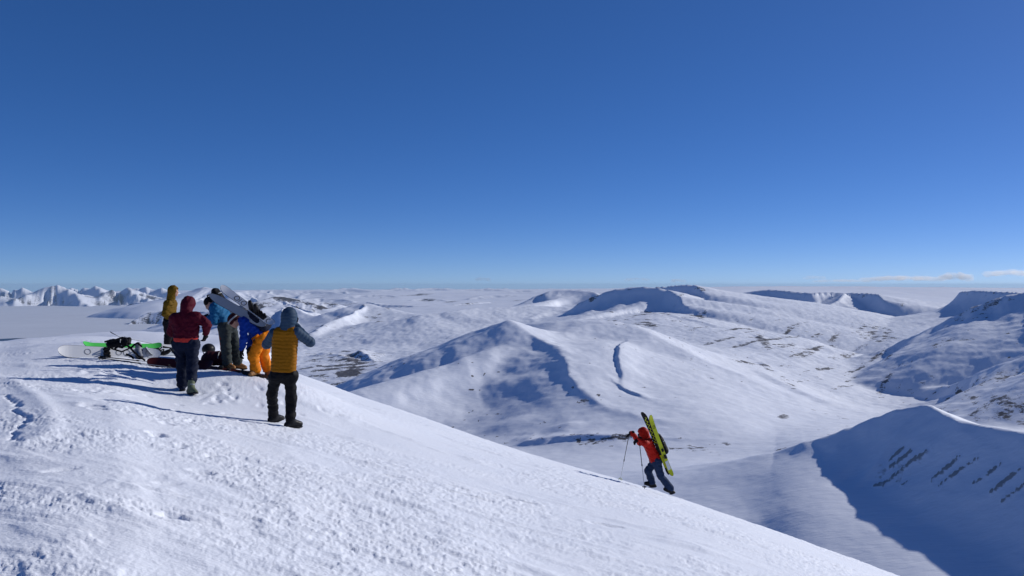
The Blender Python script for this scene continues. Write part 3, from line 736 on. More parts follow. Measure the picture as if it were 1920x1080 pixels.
def surface_nets(D, org, h):
    nx, ny, nz = D.shape
    S = D < 0
    c = np.zeros((nx-1, ny-1, nz-1), np.int8)
    for i in (0, 1):
        for j in (0, 1):
            for k in (0, 1): c += S[i:nx-1+i, j:ny-1+j, k:nz-1+k]
    act = (c > 0) & (c < 8)
    idx = np.full(act.shape, -1, np.int64); A = np.argwhere(act); idx[act] = np.arange(len(A))
    acc = np.zeros((len(A), 3)); cnt = np.zeros(len(A))
    cor = [(i, j, k) for i in (0, 1) for j in (0, 1) for k in (0, 1)]
    val = {q: D[A[:, 0]+q[0], A[:, 1]+q[1], A[:, 2]+q[2]] for q in cor}
    for q in cor:
        for ax in range(3):
            if q[ax]: continue
            q2 = list(q); q2[ax] = 1; q2 = tuple(q2)
            a, b = val[q], val[q2]
            m = (a < 0) != (b < 0)
            t = np.where(m, a/(a - b + 1e-20), 0)
            pos = np.array(q, float)[None, :].repeat(len(A), 0); pos[:, ax] += t
            acc[m] += pos[m]; cnt[m] += 1
    V = (A + acc/np.maximum(cnt, 1)[:, None])*h + org
    Q = []
    for ax in range(3):
        o1, o2 = [(1, 2), (2, 0), (0, 1)][ax]
        sl0 = [slice(None)]*3; sl1 = [slice(None)]*3
        sl0[ax] = slice(0, -1); sl1[ax] = slice(1, None)
        cr = S[tuple(sl0)] != S[tuple(sl1)]
        E = np.argwhere(cr)
        lim = np.array(D.shape) - 1
        ok = (E[:, o1] > 0) & (E[:, o2] > 0) & (E[:, o1] < lim[o1]) & (E[:, o2] < lim[o2])
        E = E[ok]
        def at(d1, d2):
            e = E.copy(); e[:, o1] += d1; e[:, o2] += d2
            return idx[e[:, 0], e[:, 1], e[:, 2]]
        q = np.stack([at(-1, -1), at(0, -1), at(0, 0), at(-1, 0)], -1)
        inside = S[E[:, 0], E[:, 1], E[:, 2]]
        q[~inside] = q[~inside][:, ::-1]
        Q.append(q)
    Q = np.concatenate(Q); Q = Q[(Q >= 0).all(1)]
    return V, Q

def solid(name, prims, mat, parent=None, k=0.03, h=0.014, cut=(), carve=None, disp=None):
    """one smooth mesh out of capsules ('c', a, b, ra, rb) and ellipsoids ('e', centre, radii, basis)"""
    lo, hi = v3(9e9, 9e9, 9e9), v3(-9e9, -9e9, -9e9)
    for p in prims:
        if p[0] == 'c':
            r = max(p[3], p[4]); q = np.array([p[1], p[2]], float)
        else:
            r = max(p[2]); q = np.array([p[1]], float)
        lo = np.minimum(lo, q.min(0) - r); hi = np.maximum(hi, q.max(0) + r)
    lo -= 3*h + 0.02; hi += 3*h + 0.02
    n = np.ceil((hi - lo)/h).astype(int) + 1
    ax = [lo[i] + h*np.arange(n[i]) for i in range(3)]
    P = np.stack(np.meshgrid(*ax, indexing='ij'), -1).astype(np.float32)
    D = d_eval(P, prims, k)
    if disp is not None: D = D - disp(P)
    for (c, nv) in cut:                                  # keep the side the normal points away from
        D = np.maximum(D, (P - np.asarray(c, np.float32)) @ np.asarray(nrm(nv), np.float32))
    if carve: D = np.maximum(D, -d_eval(P, carve, 0.01))
    D[[0, -1]] = 1; D[:, [0, -1]] = 1; D[:, :, [0, -1]] = 1
    V, Q = surface_nets(D.astype(np.float64), lo, h)
    return mesh_np(name, V, Q, mat, parent)

def wrinkle(amp, f=9.0, seed=0):
    def g(P):
        x, y, z = P[..., 0], P[..., 1], P[..., 2]
        return amp*(ridged(x*f + z*f*0.35, z*f*1.5 - y*f*0.8 + seed*3.1, 2, 200 + seed) - 0.4)
    return g

def tube(name, pts, r, mat, parent=None, n=8, caps=True):
    """round bar along a path; r one radius or one per point"""
    pts = [np.asarray(p, float) for p in pts]; m = len(pts)
    rr = r if isinstance(r, (list, tuple)) else [r]*m
    V = []; up = v3(0, 0, 1)
    for i, p in enumerate(pts):
        t = nrm(pts[min(i+1, m-1)] - pts[max(i-1, 0)])
        a = np.cross(t, up)
        if np.linalg.norm(a) < 1e-3: a = np.cross(t, v3(1, 0, 0))
        a = nrm(a); b = np.cross(t, a)
        for j in range(n):
            w = 2*math.pi*j/n
            V.append(p + rr[i]*(math.cos(w)*a + math.sin(w)*b))
    Q = [(i*n + j, (i+1)*n + j, (i+1)*n + (j+1) % n, i*n + (j+1) % n) for i in range(m-1) for j in range(n)]
    if caps:
        V += [pts[0], pts[-1]]
        c0, c1 = m*n, m*n + 1
        for j in range(0, n, 2):
            Q.append((c0, j, (j+1) % n, (j+2) % n)); Q.append((c1, (m-1)*n + (j+2) % n, (m-1)*n + (j+1) % n, (m-1)*n + j))
    return mesh_np(name, np.array(V), np.array(Q), mat, parent)

def box_mesh(name, c, B, size, mat, parent=None, bev=0.15):
    """bevelled block: centre, basis rows (x, y, z), size"""
    s = np.array(size)/2; e = min(size)*bev
    V = []; prof = [(-1, 1), (-1 + 0, 0), (1, 0), (1, 1)]
    for z, ins in ((-s[2], e), (-s[2] + e, 0), (s[2] - e, 0), (s[2], e)):
        x, y = s[0] - ins, s[1] - ins
        for (a, b) in ((-x + e, -y), (x - e, -y), (x, -y + e), (x, y - e), (x - e, y), (-x + e, y), (-x, y - e), (-x, -y + e)):
            V.append((a, b, z))
    V = np.array(V) @ np.asarray(B, float) + np.asarray(c, float)
    Q = [(l*8 + j, l*8 + (j+1) % 8, (l+1)*8 + (j+1) % 8, (l+1)*8 + j) for l in range(3) for j in range(8)]
    for o in (0, 24):
        q = [(o, o+1, o+2, o+3), (o, o+3, o+4, o+7), (o+4, o+5, o+6, o+7)]
        Q += [t[::-1] for t in q] if o == 0 else q
    return mesh_np(name, V, np.array(Q), mat, parent, smooth=False)

def slat(name, a, b, nv, w_fn, th, mat, parent=None, lift=None, n=30, mat2=None):
    """a board or ski from a to b: half width w_fn(t), thickness th, rocker lift(t) along the normal nv"""
    a, b = np.asarray(a, float), np.asarray(b, float); t_ = b - a; T = nrm(t_)
    nv = np.asarray(nv, float); nv = nrm(nv - (nv @ T)*T); S = np.cross(nv, T)
    V = []
    for i in range(n):
        t = i/(n - 1); tt = 0.5 - 0.5*math.cos(math.pi*t)
        c = a + t_*tt + nv*(lift(tt) if lift else 0); w = max(w_fn(tt), 0.004)
        for (s, z) in ((-w, 0), (-w*0.5, 0), (w*0.5, 0), (w, 0), (w, th), (w*0.5, th), (-w*0.5, th), (-w, th)):
            V.append(c + S*s + nv*z)
    Q = [(i*8 + j, (i+1)*8 + j, (i+1)*8 + (j+1) % 8, i*8 + (j+1) % 8) for i in range(n-1) for j in range(8)]
    for o, f in ((0, 1), ((n-1)*8, -1)):
        for q in ((0, 1, 6, 7), (1, 2, 5, 6), (2, 3, 4, 5)):
            Q.append(tuple(o + x for x in q[::f]))
    ob = mesh_np(name, np.array(V), np.array(Q), mat, parent, smooth=False)
    if mat2:
        ob.data.materials.append(mat2)
        for i in range((n-1)*8):
            if i % 8 in (0, 1, 2): ob.data.polygons[i].material_index = 1
    return ob

def ring(name, c, S, T, nv, r, wd, mat, parent=None, sx=1.0, n=20, t=0.004):
    """a flat printed ring on a board, a hair proud of it"""
    V = []
    for j in range(n):
        w = 2*math.pi*j/n; d = math.cos(w)*S*sx + math.sin(w)*T
        V += [c + d*(r - wd) + nv*t, c + d*r + nv*t]
    Q = [(2*j, 2*j + 1, 2*((j+1) % n) + 1, 2*((j+1) % n)) for j in range(n)]
    return mesh_np(name, np.array(V), np.array(Q), mat, parent, smooth=False)

def board_w(w, tip=0.14, waist=0.85):
    def f(t):
        e = min(t, 1 - t)/tip
        q = math.sqrt(max(0.0, 1 - (1 - min(e, 1))**2))
        return 0.5*w*q*(waist + (1 - waist)*abs(2*t - 1)**2)
    return f

# ------------------------------------------------------------------ the people
def basis(f, u):
    f = nrm(f); r = nrm(np.cross(f, u)); u = np.cross(r, f)
    return np.array([r, f, u])                            # rows: right, forward, up

def head_prims(c, B):
    def at(x, y, z): return c + np.array([x, y, z]) @ B
    return [('e', at(0, -.012, .025), (.076, .095, .098), B), ('e', at(0, .032, -.055), (.056, .062, .062), B), ('e', at(0, .098, -.022), (.013, .022, .024), B),
            ('e', at(0, .078, .020), (.052, .020, .013), B), ('e', at(0, .083, -.066), (.024, .013, .010), B), ('e', at(0, .072, -.100), (.024, .022, .018), B),
            ('e', at(.077, -.01, -.01), (.012, .022, .032), B), ('e', at(-.077, -.01, -.01), (.012, .022, .032), B)]

def glove(o, wr, d, palm, side, mat, curl=0.6, name='glove'):
    """five-fingered glove: wrist, hand direction, palm-facing direction, side of the thumb"""
    d = nrm(d); n = nrm(palm - (palm @ d)*d); s = np.cross(n, d)*side
    w0 = wr - d*0.05
    pr = [('c', w0, wr + d*0.01, .042, .038), ('e', wr + d*0.055, (.046, .052, .026), np.array([s, d, n]))]
    for i, (off, ln, r) in enumerate(((-.034, .060, .0125), (-.012, .074, .0135), (.011, .078, .014), (.033, .070, .0135))):
        k = wr + d*0.095 + s*off
        p1 = k + ln*0.55*nrm(d*math.cos(curl) + n*math.sin(curl)); p2 = p1 + ln*0.5*nrm(d*math.cos(2.1*curl) + n*math.sin(2.1*curl))
        pr += [('c', k - d*0.02, p1, r, r), ('c', p1, p2, r, r*0.9)]
    t0 = wr + d*0.03 + s*0.040; t1 = t0 + d*0.035 + s*0.028 + n*0.012; t2 = t1 + d*0.034 + n*0.020
    pr += [('c', t0, t1, .017, .015), ('c', t1, t2, .015, .013)]
    return solid(name, pr, mat, o, k=0.010, h=0.0075)

def boot(o, an, fwd, mat, sole=None, up=(0, 0, 1), shaft=.14, name='boot', s=1.0):
    f = nrm(v3(fwd[0], fwd[1], fwd[2])); u = nrm(np.asarray(up, float)); r = np.cross(f, u)
    B = np.array([r, f, u])
    heel = an - u*0.045*s - f*0.055*s; toe = an - u*0.055*s + f*0.155*s
    b = solid(name, [('c', an + u*shaft, an, .062*s, .058*s), ('c', heel, toe, .050*s, .043*s), ('c', an + f*.02*s, toe - f*.05*s + u*.02*s, .055*s, .042*s)], mat, o, k=0.03, h=0.011,
              cut=[(an - u*0.088*s, -u)])
    solid('sole', [('c', heel - u*.02*s, toe - u*.02*s, .055*s, .048*s)], sole or MT['dark'], b, k=0.01, h=0.010, cut=[(an - u*0.106*s, -u), (an - u*0.078*s, u)])
    c = an + u*0.05*s + f*0.058*s
    for dz in (-.03*s, .03*s):
        tube('buckle', [c + u*dz - r*.045*s - f*.02*s, c + u*dz + f*.006*s, c + u*dz + r*.045*s - f*.02*s], .009*s, MT['strapgrey'], b, n=6)
    return b

def figure(base_px, label, J, face, up, top, legs, boots, gloves_, hem=None, sleeve=None, quilt=False, hood=None, hood_s=1.0, hood_open=0.075, cap=None,
           helmet=None, waist_band=None, bulk=1.0, leg_bulk=1.0, hands=None, fold=0.5, D=None, toe=None, boot_s=1.0, scale=1.0, feet=None, short='', seed=0):
    X0, Y0, Z0 = ground_at_px(*base_px)
    if D:
        X0, Y0 = (base_px[0] - 960)/F*D, D; Z0 = ground_at(X0, Y0) if D > 0 else Z0
    o = thing('person', (X0, Y0, Z0), label, 'person')
    m = Y0/F*scale
    g = {}
    for k_, q in J.items():
        p = v3((q[0] - base_px[0])*m, q[2] if len(q) > 2 else 0.0, (base_px[1] - q[1])*m)
        g[k_] = p
    for s in 'LR':                                        # stand the ankles on the snow under them
        a = g['an' + s]
        if not feet:
            a[2] = ground_at(X0 + a[0], Y0 + a[1]) - Z0 + 0.088*boot_s
    def lerp(a, b, t): return a + (b - a)*t
    shL, shR, hpL, hpR = g['shL'], g['shR'], g['hpL'], g['hpR']
    mid_s, mid_h = lerp(shL, shR, .5), lerp(hpL, hpR, .5)
    spine = nrm(mid_h - mid_s)
    Bh = basis(face, up)
    hd = g['hd']
    # body, one continuous surface
    pr = head_prims(hd, Bh) + [('c', hd - 0.05*Bh[2] - .02*Bh[1], mid_s - spine*.02, .055, .062)]
    for f in (-.28, 0, .28):
        pr.append(('c', lerp(shL, shR, .5 + f) + spine*.05, lerp(hpL, hpR, .5 + f) - spine*.02, .085*bulk, .09*bulk))
    for s in 'LR':
        pr += [('c', g['sh' + s], g['el' + s], .055, .043), ('c', g['el' + s], g['wr' + s], .042, .030),
               ('c', g['hp' + s], g['kn' + s], .075, .055), ('c', g['kn' + s], g['an' + s] + v3(0, 0, .05), .054, .040)]
    b = solid('body', pr, MT['skin'], o, k=0.03, h=0.011)
    for s in (-1, 1):
        solid('eye', [('e', hd + np.array([s*.030, .080, -.002]) @ Bh, (.011, .008, .009), Bh)], MT['dark'], b, h=0.004, k=.001)
    # trousers
    lb = leg_bulk
    pr = [('e', mid_h, (.165*lb, .125*lb, .14*lb), None), ('c', hpL, hpR, .115*lb, .115*lb)]
    for s in 'LR':
        pr += [('c', g['hp' + s], g['kn' + s], .108*lb, .084*lb), ('c', g['kn' + s], (lerp(g['an' + s], g['kn' + s], .42) if s == short else g['an' + s] + v3(0, 0, .03)), .082*lb, (.080 if s == short else .088)*lb)]
    solid('trousers', pr, legs, o, k=0.04, h=0.013, disp=wrinkle(.014, 6, seed), cut=[(v3(0, 0, min(g['anL'][2], g['anR'][2]) - .02), v3(0, 0, -1))] if not feet else ())
    # jacket
    hm = g.get('hem', mid_h)
    cols = []
    for f, rb in ((-.30, .118), (0, .125), (.30, .118)):
        cols.append(('c', lerp(shL, shR, .5 + f*.95) + spine*.05, lerp(hpL, hpR, .5 + f*1.05), .100*bulk, rb*bulk))
    arms = []
    for s in 'LR':
        arms.append([('c', g['sh' + s], g['el' + s], .082, .068), ('c', g['el' + s], g['wr' + s], .067, .050)])
    neck = [('c', lerp(shL, shR, .26) - spine*.005, lerp(shL, shR, .74) - spine*.005, .080, .080), ('c', mid_s - spine*.01, lerp(mid_s, hd, .52), .085, .072)]
    dsp = wrinkle(.015, 8, seed + 1)
    if quilt:
        def dsp(P, _s=spine, _c=mid_s):
            t = (P - np.asarray(_c, np.float32)) @ np.asarray(_s, np.float32)
            t = t + 0.008*noise2(P[..., 0]*9, P[..., 2]*5, 3)
            return 0.0085*(np.abs(np.sin(t*math.pi/0.052))**0.6 - 0.6) + 0.004*noise2(P[..., 0]*22, P[..., 2]*30, 4)
    if sleeve:
        solid('vest', cols + neck + [('c', lerp(shL, shR, .2), lerp(shL, shR, .8), .085, .085)], top, o, k=0.05, h=0.0115, disp=dsp, cut=[(hm, spine)])
        for a in arms:
            p0, p1 = a[0][1], a[0][2]
            ax = nrm(p1 - p0)
            def qd(P, p0=p0, ax=ax, e=a[1][2], el=p1):
                t = np.where((P - np.asarray(el, np.float32)) @ np.asarray(ax, np.float32) < 0, (P - np.asarray(p0, np.float32)) @ np.asarray(ax, np.float32),
                             (P - np.asarray(el, np.float32)) @ np.asarray(nrm(e - el), np.float32) + np.linalg.norm(el - p0))
                return 0.009*(np.abs(np.sin(t*math.pi/0.058))**0.6 - 0.6)
            solid('sleeve', a, sleeve, o, k=0.03, h=0.0115, disp=qd)
    else:
        solid('jacket', cols + neck + [('c', lerp(shL, shR, .1), lerp(shL, shR, .9), .085, .085)] + arms[0] + arms[1], top, o, k=0.045, h=0.0125, disp=dsp, cut=[(hm, spine)] if quilt is not None else ())
    if waist_band:
        c2 = [('c', q[1], q[2], q[3]*.97, q[4]*.985) for q in cols]
        solid('hem_layer', c2, waist_band, o, k=0.05, h=0.0115, cut=[(hm + spine*0.065, spine), (hm - spine*0.02, -spine)], disp=wrinkle(.006, 8, 3))
    # head wear
    if hood:
        S = hood_s
        hp = [('e', hd + np.array([0, -.022, .030]) @ Bh, (.118*S, .135*S, .138*S), Bh), ('c', hd + np.array([0, -.05, -.06]) @ Bh, lerp(hd, mid_s, .72 if sleeve else 1.0), .100*S, .112*S)]
        hdisp = wrinkle(.008, 10, seed + 2)
        if quilt:
            def hdisp(P): return 0.008*(np.abs(np.sin(((P - np.asarray(hd, np.float32)) @ np.asarray(Bh[2], np.float32))*math.pi/0.05))**0.6 - 0.6)
        solid('hood', hp, hood, o, k=0.05, h=0.0105, disp=hdisp,
              carve=[('e', hd + np.array([0, .105, -.005]) @ Bh, (.082*S, hood_open, .105*S), Bh)])
    if cap:
        solid('beanie', [('e', hd + np.array([0, -.014, .050]) @ Bh, (.090, .108, .095), Bh)], cap, o, k=.01, h=0.010, cut=[(hd + np.array([0, .05, .012]) @ Bh, -Bh[2] + .25*Bh[1])], disp=wrinkle(.003, 20, 5))
    if helmet:
        h_ = solid('helmet', [('e', hd + np.array([0, -.016, .042]) @ Bh, (.108, .128, .112), Bh)], helmet, o, k=.01, h=0.010, cut=[(hd + np.array([0, .0, -.025]) @ Bh, -Bh[2])])
        r_ = [hd + np.array([.112*math.cos(w), .132*math.sin(w) - .014, .04]) @ Bh for w in np.linspace(0, 2*math.pi, 25)]
        tube('goggle_strap', r_, .016, MT['strapgrey'], h_, n=6, caps=False)
    # boots and gloves
    for i, s in enumerate('LR'):
        bm, sm = boots[i] if isinstance(boots, list) else (boots, None)
        boot(o, g['an' + s], toe[i] if toe else (face[0], face[1], 0), bm, sm, s=boot_s, up=nrm(v3(0, 0, .6) + nrm(g['kn' + s] - g['an' + s])), shaft=.16 if s == short else .14)
        if gloves_:
            d = g['wr' + s] - g['el' + s] if not (hands and hands.get(s)) else v3(*hands[s][0])
            pn = v3(*hands[s][1]) if hands and hands.get(s) else nrm(mid_h - g['wr' + s])
            glove(o, g['wr' + s] + nrm(d)*.015, d, pn, 1 if s == 'L' else -1, gloves_)
    g['_o'] = o; g['_m'] = m; g['_base'] = v3(X0, Y0, Z0); g['_spine'] = spine; g['_mid_s'] = mid_s; g['_mid_h'] = mid_h; g['_Bh'] = Bh
    return g

# man in the gold quilted vest, back to us, hands up at his face
P_GOLD = figure((527, 799), 'person seen from behind in gold quilted vest with slate blue hood and sleeves', dict(
    hd=(541, 597, .06), shL=(514, 626, 0), shR=(556, 623, 0), elL=(494, 647, .16), wrL=(531, 611, .36), elR=(577, 643, .14), wrR=(542, 612, .34),
    hpL=(517, 703, .0), hpR=(545, 703, .0), hem=(531, 697, 0), knL=(504, 741, .14), anL=(499, 779, .36), knR=(544, 746, .05), anR=(544, 791, .02)),
    (.05, 1, -.05), (0, 0, 1), MT['gold'], MT['black'], MT['dark'], MT['black'], sleeve=MT['slate'], quilt=True, hood=MT['slate'], hood_s=1.0,
    toe=[(.55, .8, 0), (.7, .7, 0)], hands={'L': ((.3, .3, .6), (0, -1, 0)), 'R': ((-.3, .3, .6), (0, -1, 0))}, seed=1, bulk=.97, leg_bulk=.84)

# maroon jacket, head bowed
P_MAROON = figure((352, 731), 'person seen from behind in maroon hooded jacket over a coral layer, head bowed', dict(
    hd=(348, 573, .12), shL=(327, 597, .0), shR=(371, 595, .0), elL=(316, 624, .12), wrL=(334, 634, .36), elR=(387, 609, .02), wrR=(379, 626, .16),
    hpL=(337, 645, .0), hpR=(360, 645, .0), hem=(348, 634, .0), knL=(340, 686, .03), anL=(342, 722, .0), knR=(364, 686, -.08), anR=(369, 728, -.25)),
    (.05, 1, -.75), (0, .6, 1), MT['maroon'], MT['navy'], [(MT['navy'], None), (MT['pale'], MT['dark'])], MT['black'], waist_band=MT['coral'], hood=MT['maroon'], hood_s=.96, bulk=1.12, leg_bulk=1.06,
    toe=[(-.3, .9, 0), (.75, -.6, 0)], hands={'L': ((.4, .8, -.2), (0, -.3, -1)), 'R': ((-.25, .2, -1), (-1, .4, 0))}, seed=2, short='R')

# mustard jacket, standing behind, in profile
P_MUST = figure((322, 660), 'person in mustard hooded jacket seen in profile, standing behind the maroon jacket', dict(
    hd=(326, 545, .0), shL=(317, 567, -.10), shR=(321, 567, .14), elL=(314, 586, -.16), wrL=(326, 598, -.10), elR=(318, 587, .2), wrR=(330, 600, .14),
    hpL=(317, 603, -.09), hpR=(319, 603, .09), hem=(317, 606, 0), knL=(318, 630, -.09), anL=(315, 656, -.1), knR=(320, 630, .1), anR=(319, 656, .1)),
    (1, .15, -.08), (0, 0, 1), MT['mustard'], MT['black'], MT['dark'], MT['black'], hood=MT['mustard'], hood_s=1.0, hood_open=.085, D=20.6, toe=[(1, .1, 0), (1, .2, 0)], seed=3)

# teal jacket leaning forward to the left, looking down
P_TEAL = figure((432, 692), 'person in teal jacket and grey green trousers leaning forward and looking down at their hands', dict(
    hd=(394, 570, .0), shL=(407, 577, -.17), shR=(414, 575, .17), elL=(409, 601, -.2), wrL=(396, 596, -.12), elR=(409, 603, .2), wrR=(393, 597, .08),
    hpL=(424, 612, -.09), hpR=(428, 612, .10), hem=(420, 611, 0), knL=(427, 651, -.10), anL=(429, 683, -.09), knR=(438, 652, .12), anR=(441, 683, .14)),
    (-.75, -.1, -.62), (-.5, 0, .8), MT['teal'], MT['olive'], MT['brown'], MT['black'], cap=MT['black'], toe=[(.8, -.35, 0), (.85, -.2, 0)],
    hands={'L': ((-1, .3, .15), (0, 1, -.5)), 'R': ((-1, -.2, .15), (0, -1, -.5))}, seed=4, leg_bulk=1.05)
solid('side_panel', [('c', v3(*P_TEAL['hpL']) + v3(-.085, -.03, -.03), v3(*P_TEAL['knL']) + v3(-.06, -.03, -.02), .035, .035), ('c', v3(*P_TEAL['knL']) + v3(-.06, -.03, -.02), v3(*P_TEAL['anL']) + v3(-.05, -.02, .12), .035, .03)], MT['rust'], P_TEAL['_o'], k=.03, h=.011)
solid('beard', [('e', P_TEAL['hd'] + np.array([0, .055, -.085]) @ P_TEAL['_Bh'], (.055, .045, .045), P_TEAL['_Bh'])], MT['beard'], P_TEAL['_o'], k=.01, h=.009, disp=wrinkle(.006, 30, 2))
tube('zip_flap', [P_TEAL['hpR'] + v3(-.01, -.22, .02), P_TEAL['hpR'] + v3(.0, -.235, -.14)], .012, MT['strapgrey'], P_TEAL['_o'], n=6)

# blue jacket and orange salopettes, bent double under the boards
P_BLUE = figure((487, 704), 'person in royal blue jacket and orange salopettes bent double beneath boards on their back', dict(
    hd=(440, 602, .0), shL=(463, 603, -.17), shR=(467, 600, .17), elL=(464, 634, -.22), wrL=(459, 655, -.16), elR=(470, 632, .14), wrR=(463, 654, .10),
    hpL=(493, 636, -.09), hpR=(495, 634, .10), hem=(489, 631, 0), knL=(478, 666, -.11), anL=(482, 697, -.10), knR=(490, 668, .12), anR=(498, 697, .14)),
    (-.72, -.05, -.7), (-.75, 0, .7), MT['blue'], MT['orange'], MT['brown'], MT['black'], helmet=MT['burgundy'], toe=[(-.3, -.9, 0), (.6, -.7, 0)],
    hands={'L': ((-.25, 0, -1), (1, 0, 0)), 'R': ((-.2, 0, -1), (1, 0, 0))}, seed=5, leg_bulk=1.12)
for s_, q_ in (('L', -.1), ('R', .1)):
    tube('brace', [P_BLUE['hp' + s_] + v3(-.02, q_*1.25, .10), P_BLUE['hp' + s_] + v3(-.13, q_*1.45, .02), P_BLUE['hp' + s_] + v3(-.10, q_*1.4, -.08)], .022, MT['orange'], P_BLUE['_o'], n=6)

# climber in red coming up the slope with poles
P_RED = figure((1238, 934), 'person in red hooded jacket and blue grey trousers climbing the slope with poles', dict(
    hd=(1205, 823, .0), shL=(1214, 836, -.16), shR=(1212, 836, .17), elL=(1206, 836, -.26), wrL=(1196, 829, -.22), elR=(1203, 842, .26), wrR=(1187, 824, .20),
    hpL=(1229, 872, -.09), hpR=(1231, 872, .09), hem=(1231, 872, 0), knL=(1238, 899, -.08), anL=(1256, 926, -.06), knR=(1217, 893, .10), anR=(1224, 917, .12)),
    (-1, .1, -.35), (-.2, 0, 1), MT['red'], MT['denim'], MT['dark'], MT['black'], hood=MT['red'], hood_s=.95, toe=[(-.75, 0, .35), (-.85, 0, .25)], feet=True,
    hands={'L': ((-.8, 0, -.45), (.3, .5, -1)), 'R': ((-.8, 0, -.45), (.3, -.5, -1))}, D=18.3, bulk=1.02, leg_bulk=.92, seed=6)

# ------------------------------------------------------------------ boards, skis, packs and poles
def gp(px, py, up=0.0):
    X, Y, Z = ground_at_px(px, py)
    return v3(X, Y, ground_at(X, Y) + up)
def ray(px, py, D): return v3(*pt(px, py, D))

def binding(o, c, S, T, nv, s=1.0, high=True):
    """snowboard binding: base tray, heel cup with a highback, two straps"""
    B = np.array([S, T, nv])
    t = box_mesh('binding', c + nv*.012*s, B, (.10*s, .20*s, .024*s), MT['dark'], o)
    if high:
        tube('highback', [c + nv*.03*s - S*.02 - T*.10*s, c + nv*.12*s - T*.13*s, c + nv*.21*s - T*.15*s], [.045*s, .050*s, .030*s], MT['dark'], t, n=8)
    for d in (.05, -.03):
        tube('strap', [c + T*d*s - S*.055*s + nv*.02*s, c + T*d*s - S*.04*s + nv*.08*s, c + T*d*s + nv*.10*s, c + T*d*s + S*.04*s + nv*.08*s, c + T*d*s + S*.055*s + nv*.02*s], .013*s, MT['black'], t, n=6)
    return t

def ski_binding(o, c, S, T, nv):
    B = np.array([S, T, nv])
    t = box_mesh('binding', c + nv*.012, B, (.055, .07, .024), MT['dark'], o)
    box_mesh('heel_piece', c + nv*.03 - T*.16, B, (.055, .09, .05), MT['dark'], t)
    tube('brake', [c - T*.14 + S*.05 + nv*.0, c - T*.20 + S*.055 + nv*.05], .005, MT['metal'], t, n=6)

def board(name, label, cat, a, b, nv, w, th, mat, group=None, base=None, lift=None, tip=.14, waist=.85, edge=True):
    c = (np.asarray(a) + np.asarray(b))/2
    o = thing(name, tuple(c), label, cat, group)
    a, b = np.asarray(a) - c, np.asarray(b) - c
    f = board_w(w, tip, waist)
    lf = lift or (lambda t: .055*(max(0, .14 - t)/.14)**2 + .055*(max(0, t - .86)/.14)**2)
    slat('deck', a, b, nv, f, th, mat, o, lf, mat2=base)
    if edge:
        slat('steel_edge', a, b, nv, lambda t: f(t) + .007, .005, MT['metal'], o, lambda t: lf(t) + .002)
    T = nrm(b - a); n_ = nrm(nv - (nv @ T)*T); S = np.cross(n_, T)
    return o, a, b, S, T, n_, th

def pole(name, label, grip, tip_, group, basket=MT['dark'], shaft=MT['alu'], s=1.0):
    grip, tip_ = np.asarray(grip, float), np.asarray(tip_, float)
    o = thing(name, tuple(grip), label, 'ski pole', group)
    d = tip_ - grip; T = nrm(d); ln = np.linalg.norm(d)
    tube('shaft', [T*.10, T*ln*.55], .0085, MT['dark'], o); tube('lower_shaft', [T*ln*.55, d], .0065, shaft, o)
    tube('handle', [T*-.03, T*.02, T*.12], [.016, .017, .013], MT['dark'], o)
    box = nrm(np.cross(T, v3(0, 0, 1)) if abs(T[2]) < .95 else v3(1, 0, 0)); B2 = np.cross(T, box)
    c = T*(ln - .06)
    k = [c + .045*(math.cos(w)*box + math.sin(w)*B2) for w in np.linspace(0, 2*math.pi, 13)]
    bk = tube('basket', k, .006, basket, o, n=6, caps=False)
    for w in (0, 2.1, 4.2): tube('spoke', [c, c + .045*(math.cos(w)*box + math.sin(w)*B2)], .005, basket, bk, n=6)
    st = [T*.0, T*.03 + box*.06 - v3(0, 0, .05), T*.10 + box*.05 - v3(0, 0, .09), T*.06]
    tube('wrist_strap', st, .006, MT['black'], o, n=6, caps=False)
    tube('clamp', [T*(ln*.53), T*(ln*.57)], .013, MT['dark'], o)
    return o

def pack(label, c, spine, back, mat, group=None, sz=(.15, .24, .10), cat='backpack'):
    """backpack: centre, up along the back, outward direction"""
    u = nrm(spine); n = nrm(back - (back @ u)*u); r = np.cross(u, n)
    B = np.array([r, u, n])
    o = thing('backpack', tuple(c), label, cat, group)
    e = lambda x, y, z: np.array([x, y, z]) @ B
    body = solid('pack_bag', [('e', e(0, 0, 0), (sz[0], sz[1], sz[2]), B), ('c', e(-sz[0]*.5, -sz[1]*.6, 0), e(sz[0]*.5, -sz[1]*.6, 0), sz[2]*.8, sz[2]*.8), ('c', e(-sz[0]*.45, sz[1]*.55, 0), e(sz[0]*.45, sz[1]*.55, 0), sz[2]*.75, sz[2]*.75)], mat, o, k=.04, h=.012, disp=wrinkle(.008, 12, 9))
    solid('lid', [('c', e(-sz[0]*.5, sz[1]*.82, .01), e(sz[0]*.5, sz[1]*.82, .01), sz[2]*.62, sz[2]*.62)], mat, o, k=.01, h=.011, disp=wrinkle(.006, 14, 4))
    for s in (-1, 1):
        tube('shoulder_strap', [e(s*sz[0]*.5, sz[1]*.7, -sz[2]*.6), e(s*sz[0]*.75, sz[1]*.75, -sz[2]*1.6), e(s*sz[0]*.8, sz[1]*.1, -sz[2]*2.3), e(s*sz[0]*.7, -sz[1]*.6, -sz[2]*.9)], .017, MT['black'], o, n=6)
        tube('side_strap', [e(s*sz[0]*.95, sz[1]*.3, -sz[2]*.2), e(s*sz[0]*.7, sz[1]*.28, sz[2]*.8), e(0, sz[1]*.27, sz[2]*1.05)], .008, MT['strapgrey'], o, n=6)
    return o, e

UP = v3(0, 0, 1)
G_PILE = 'boards and skis dropped on the snow beside the group'
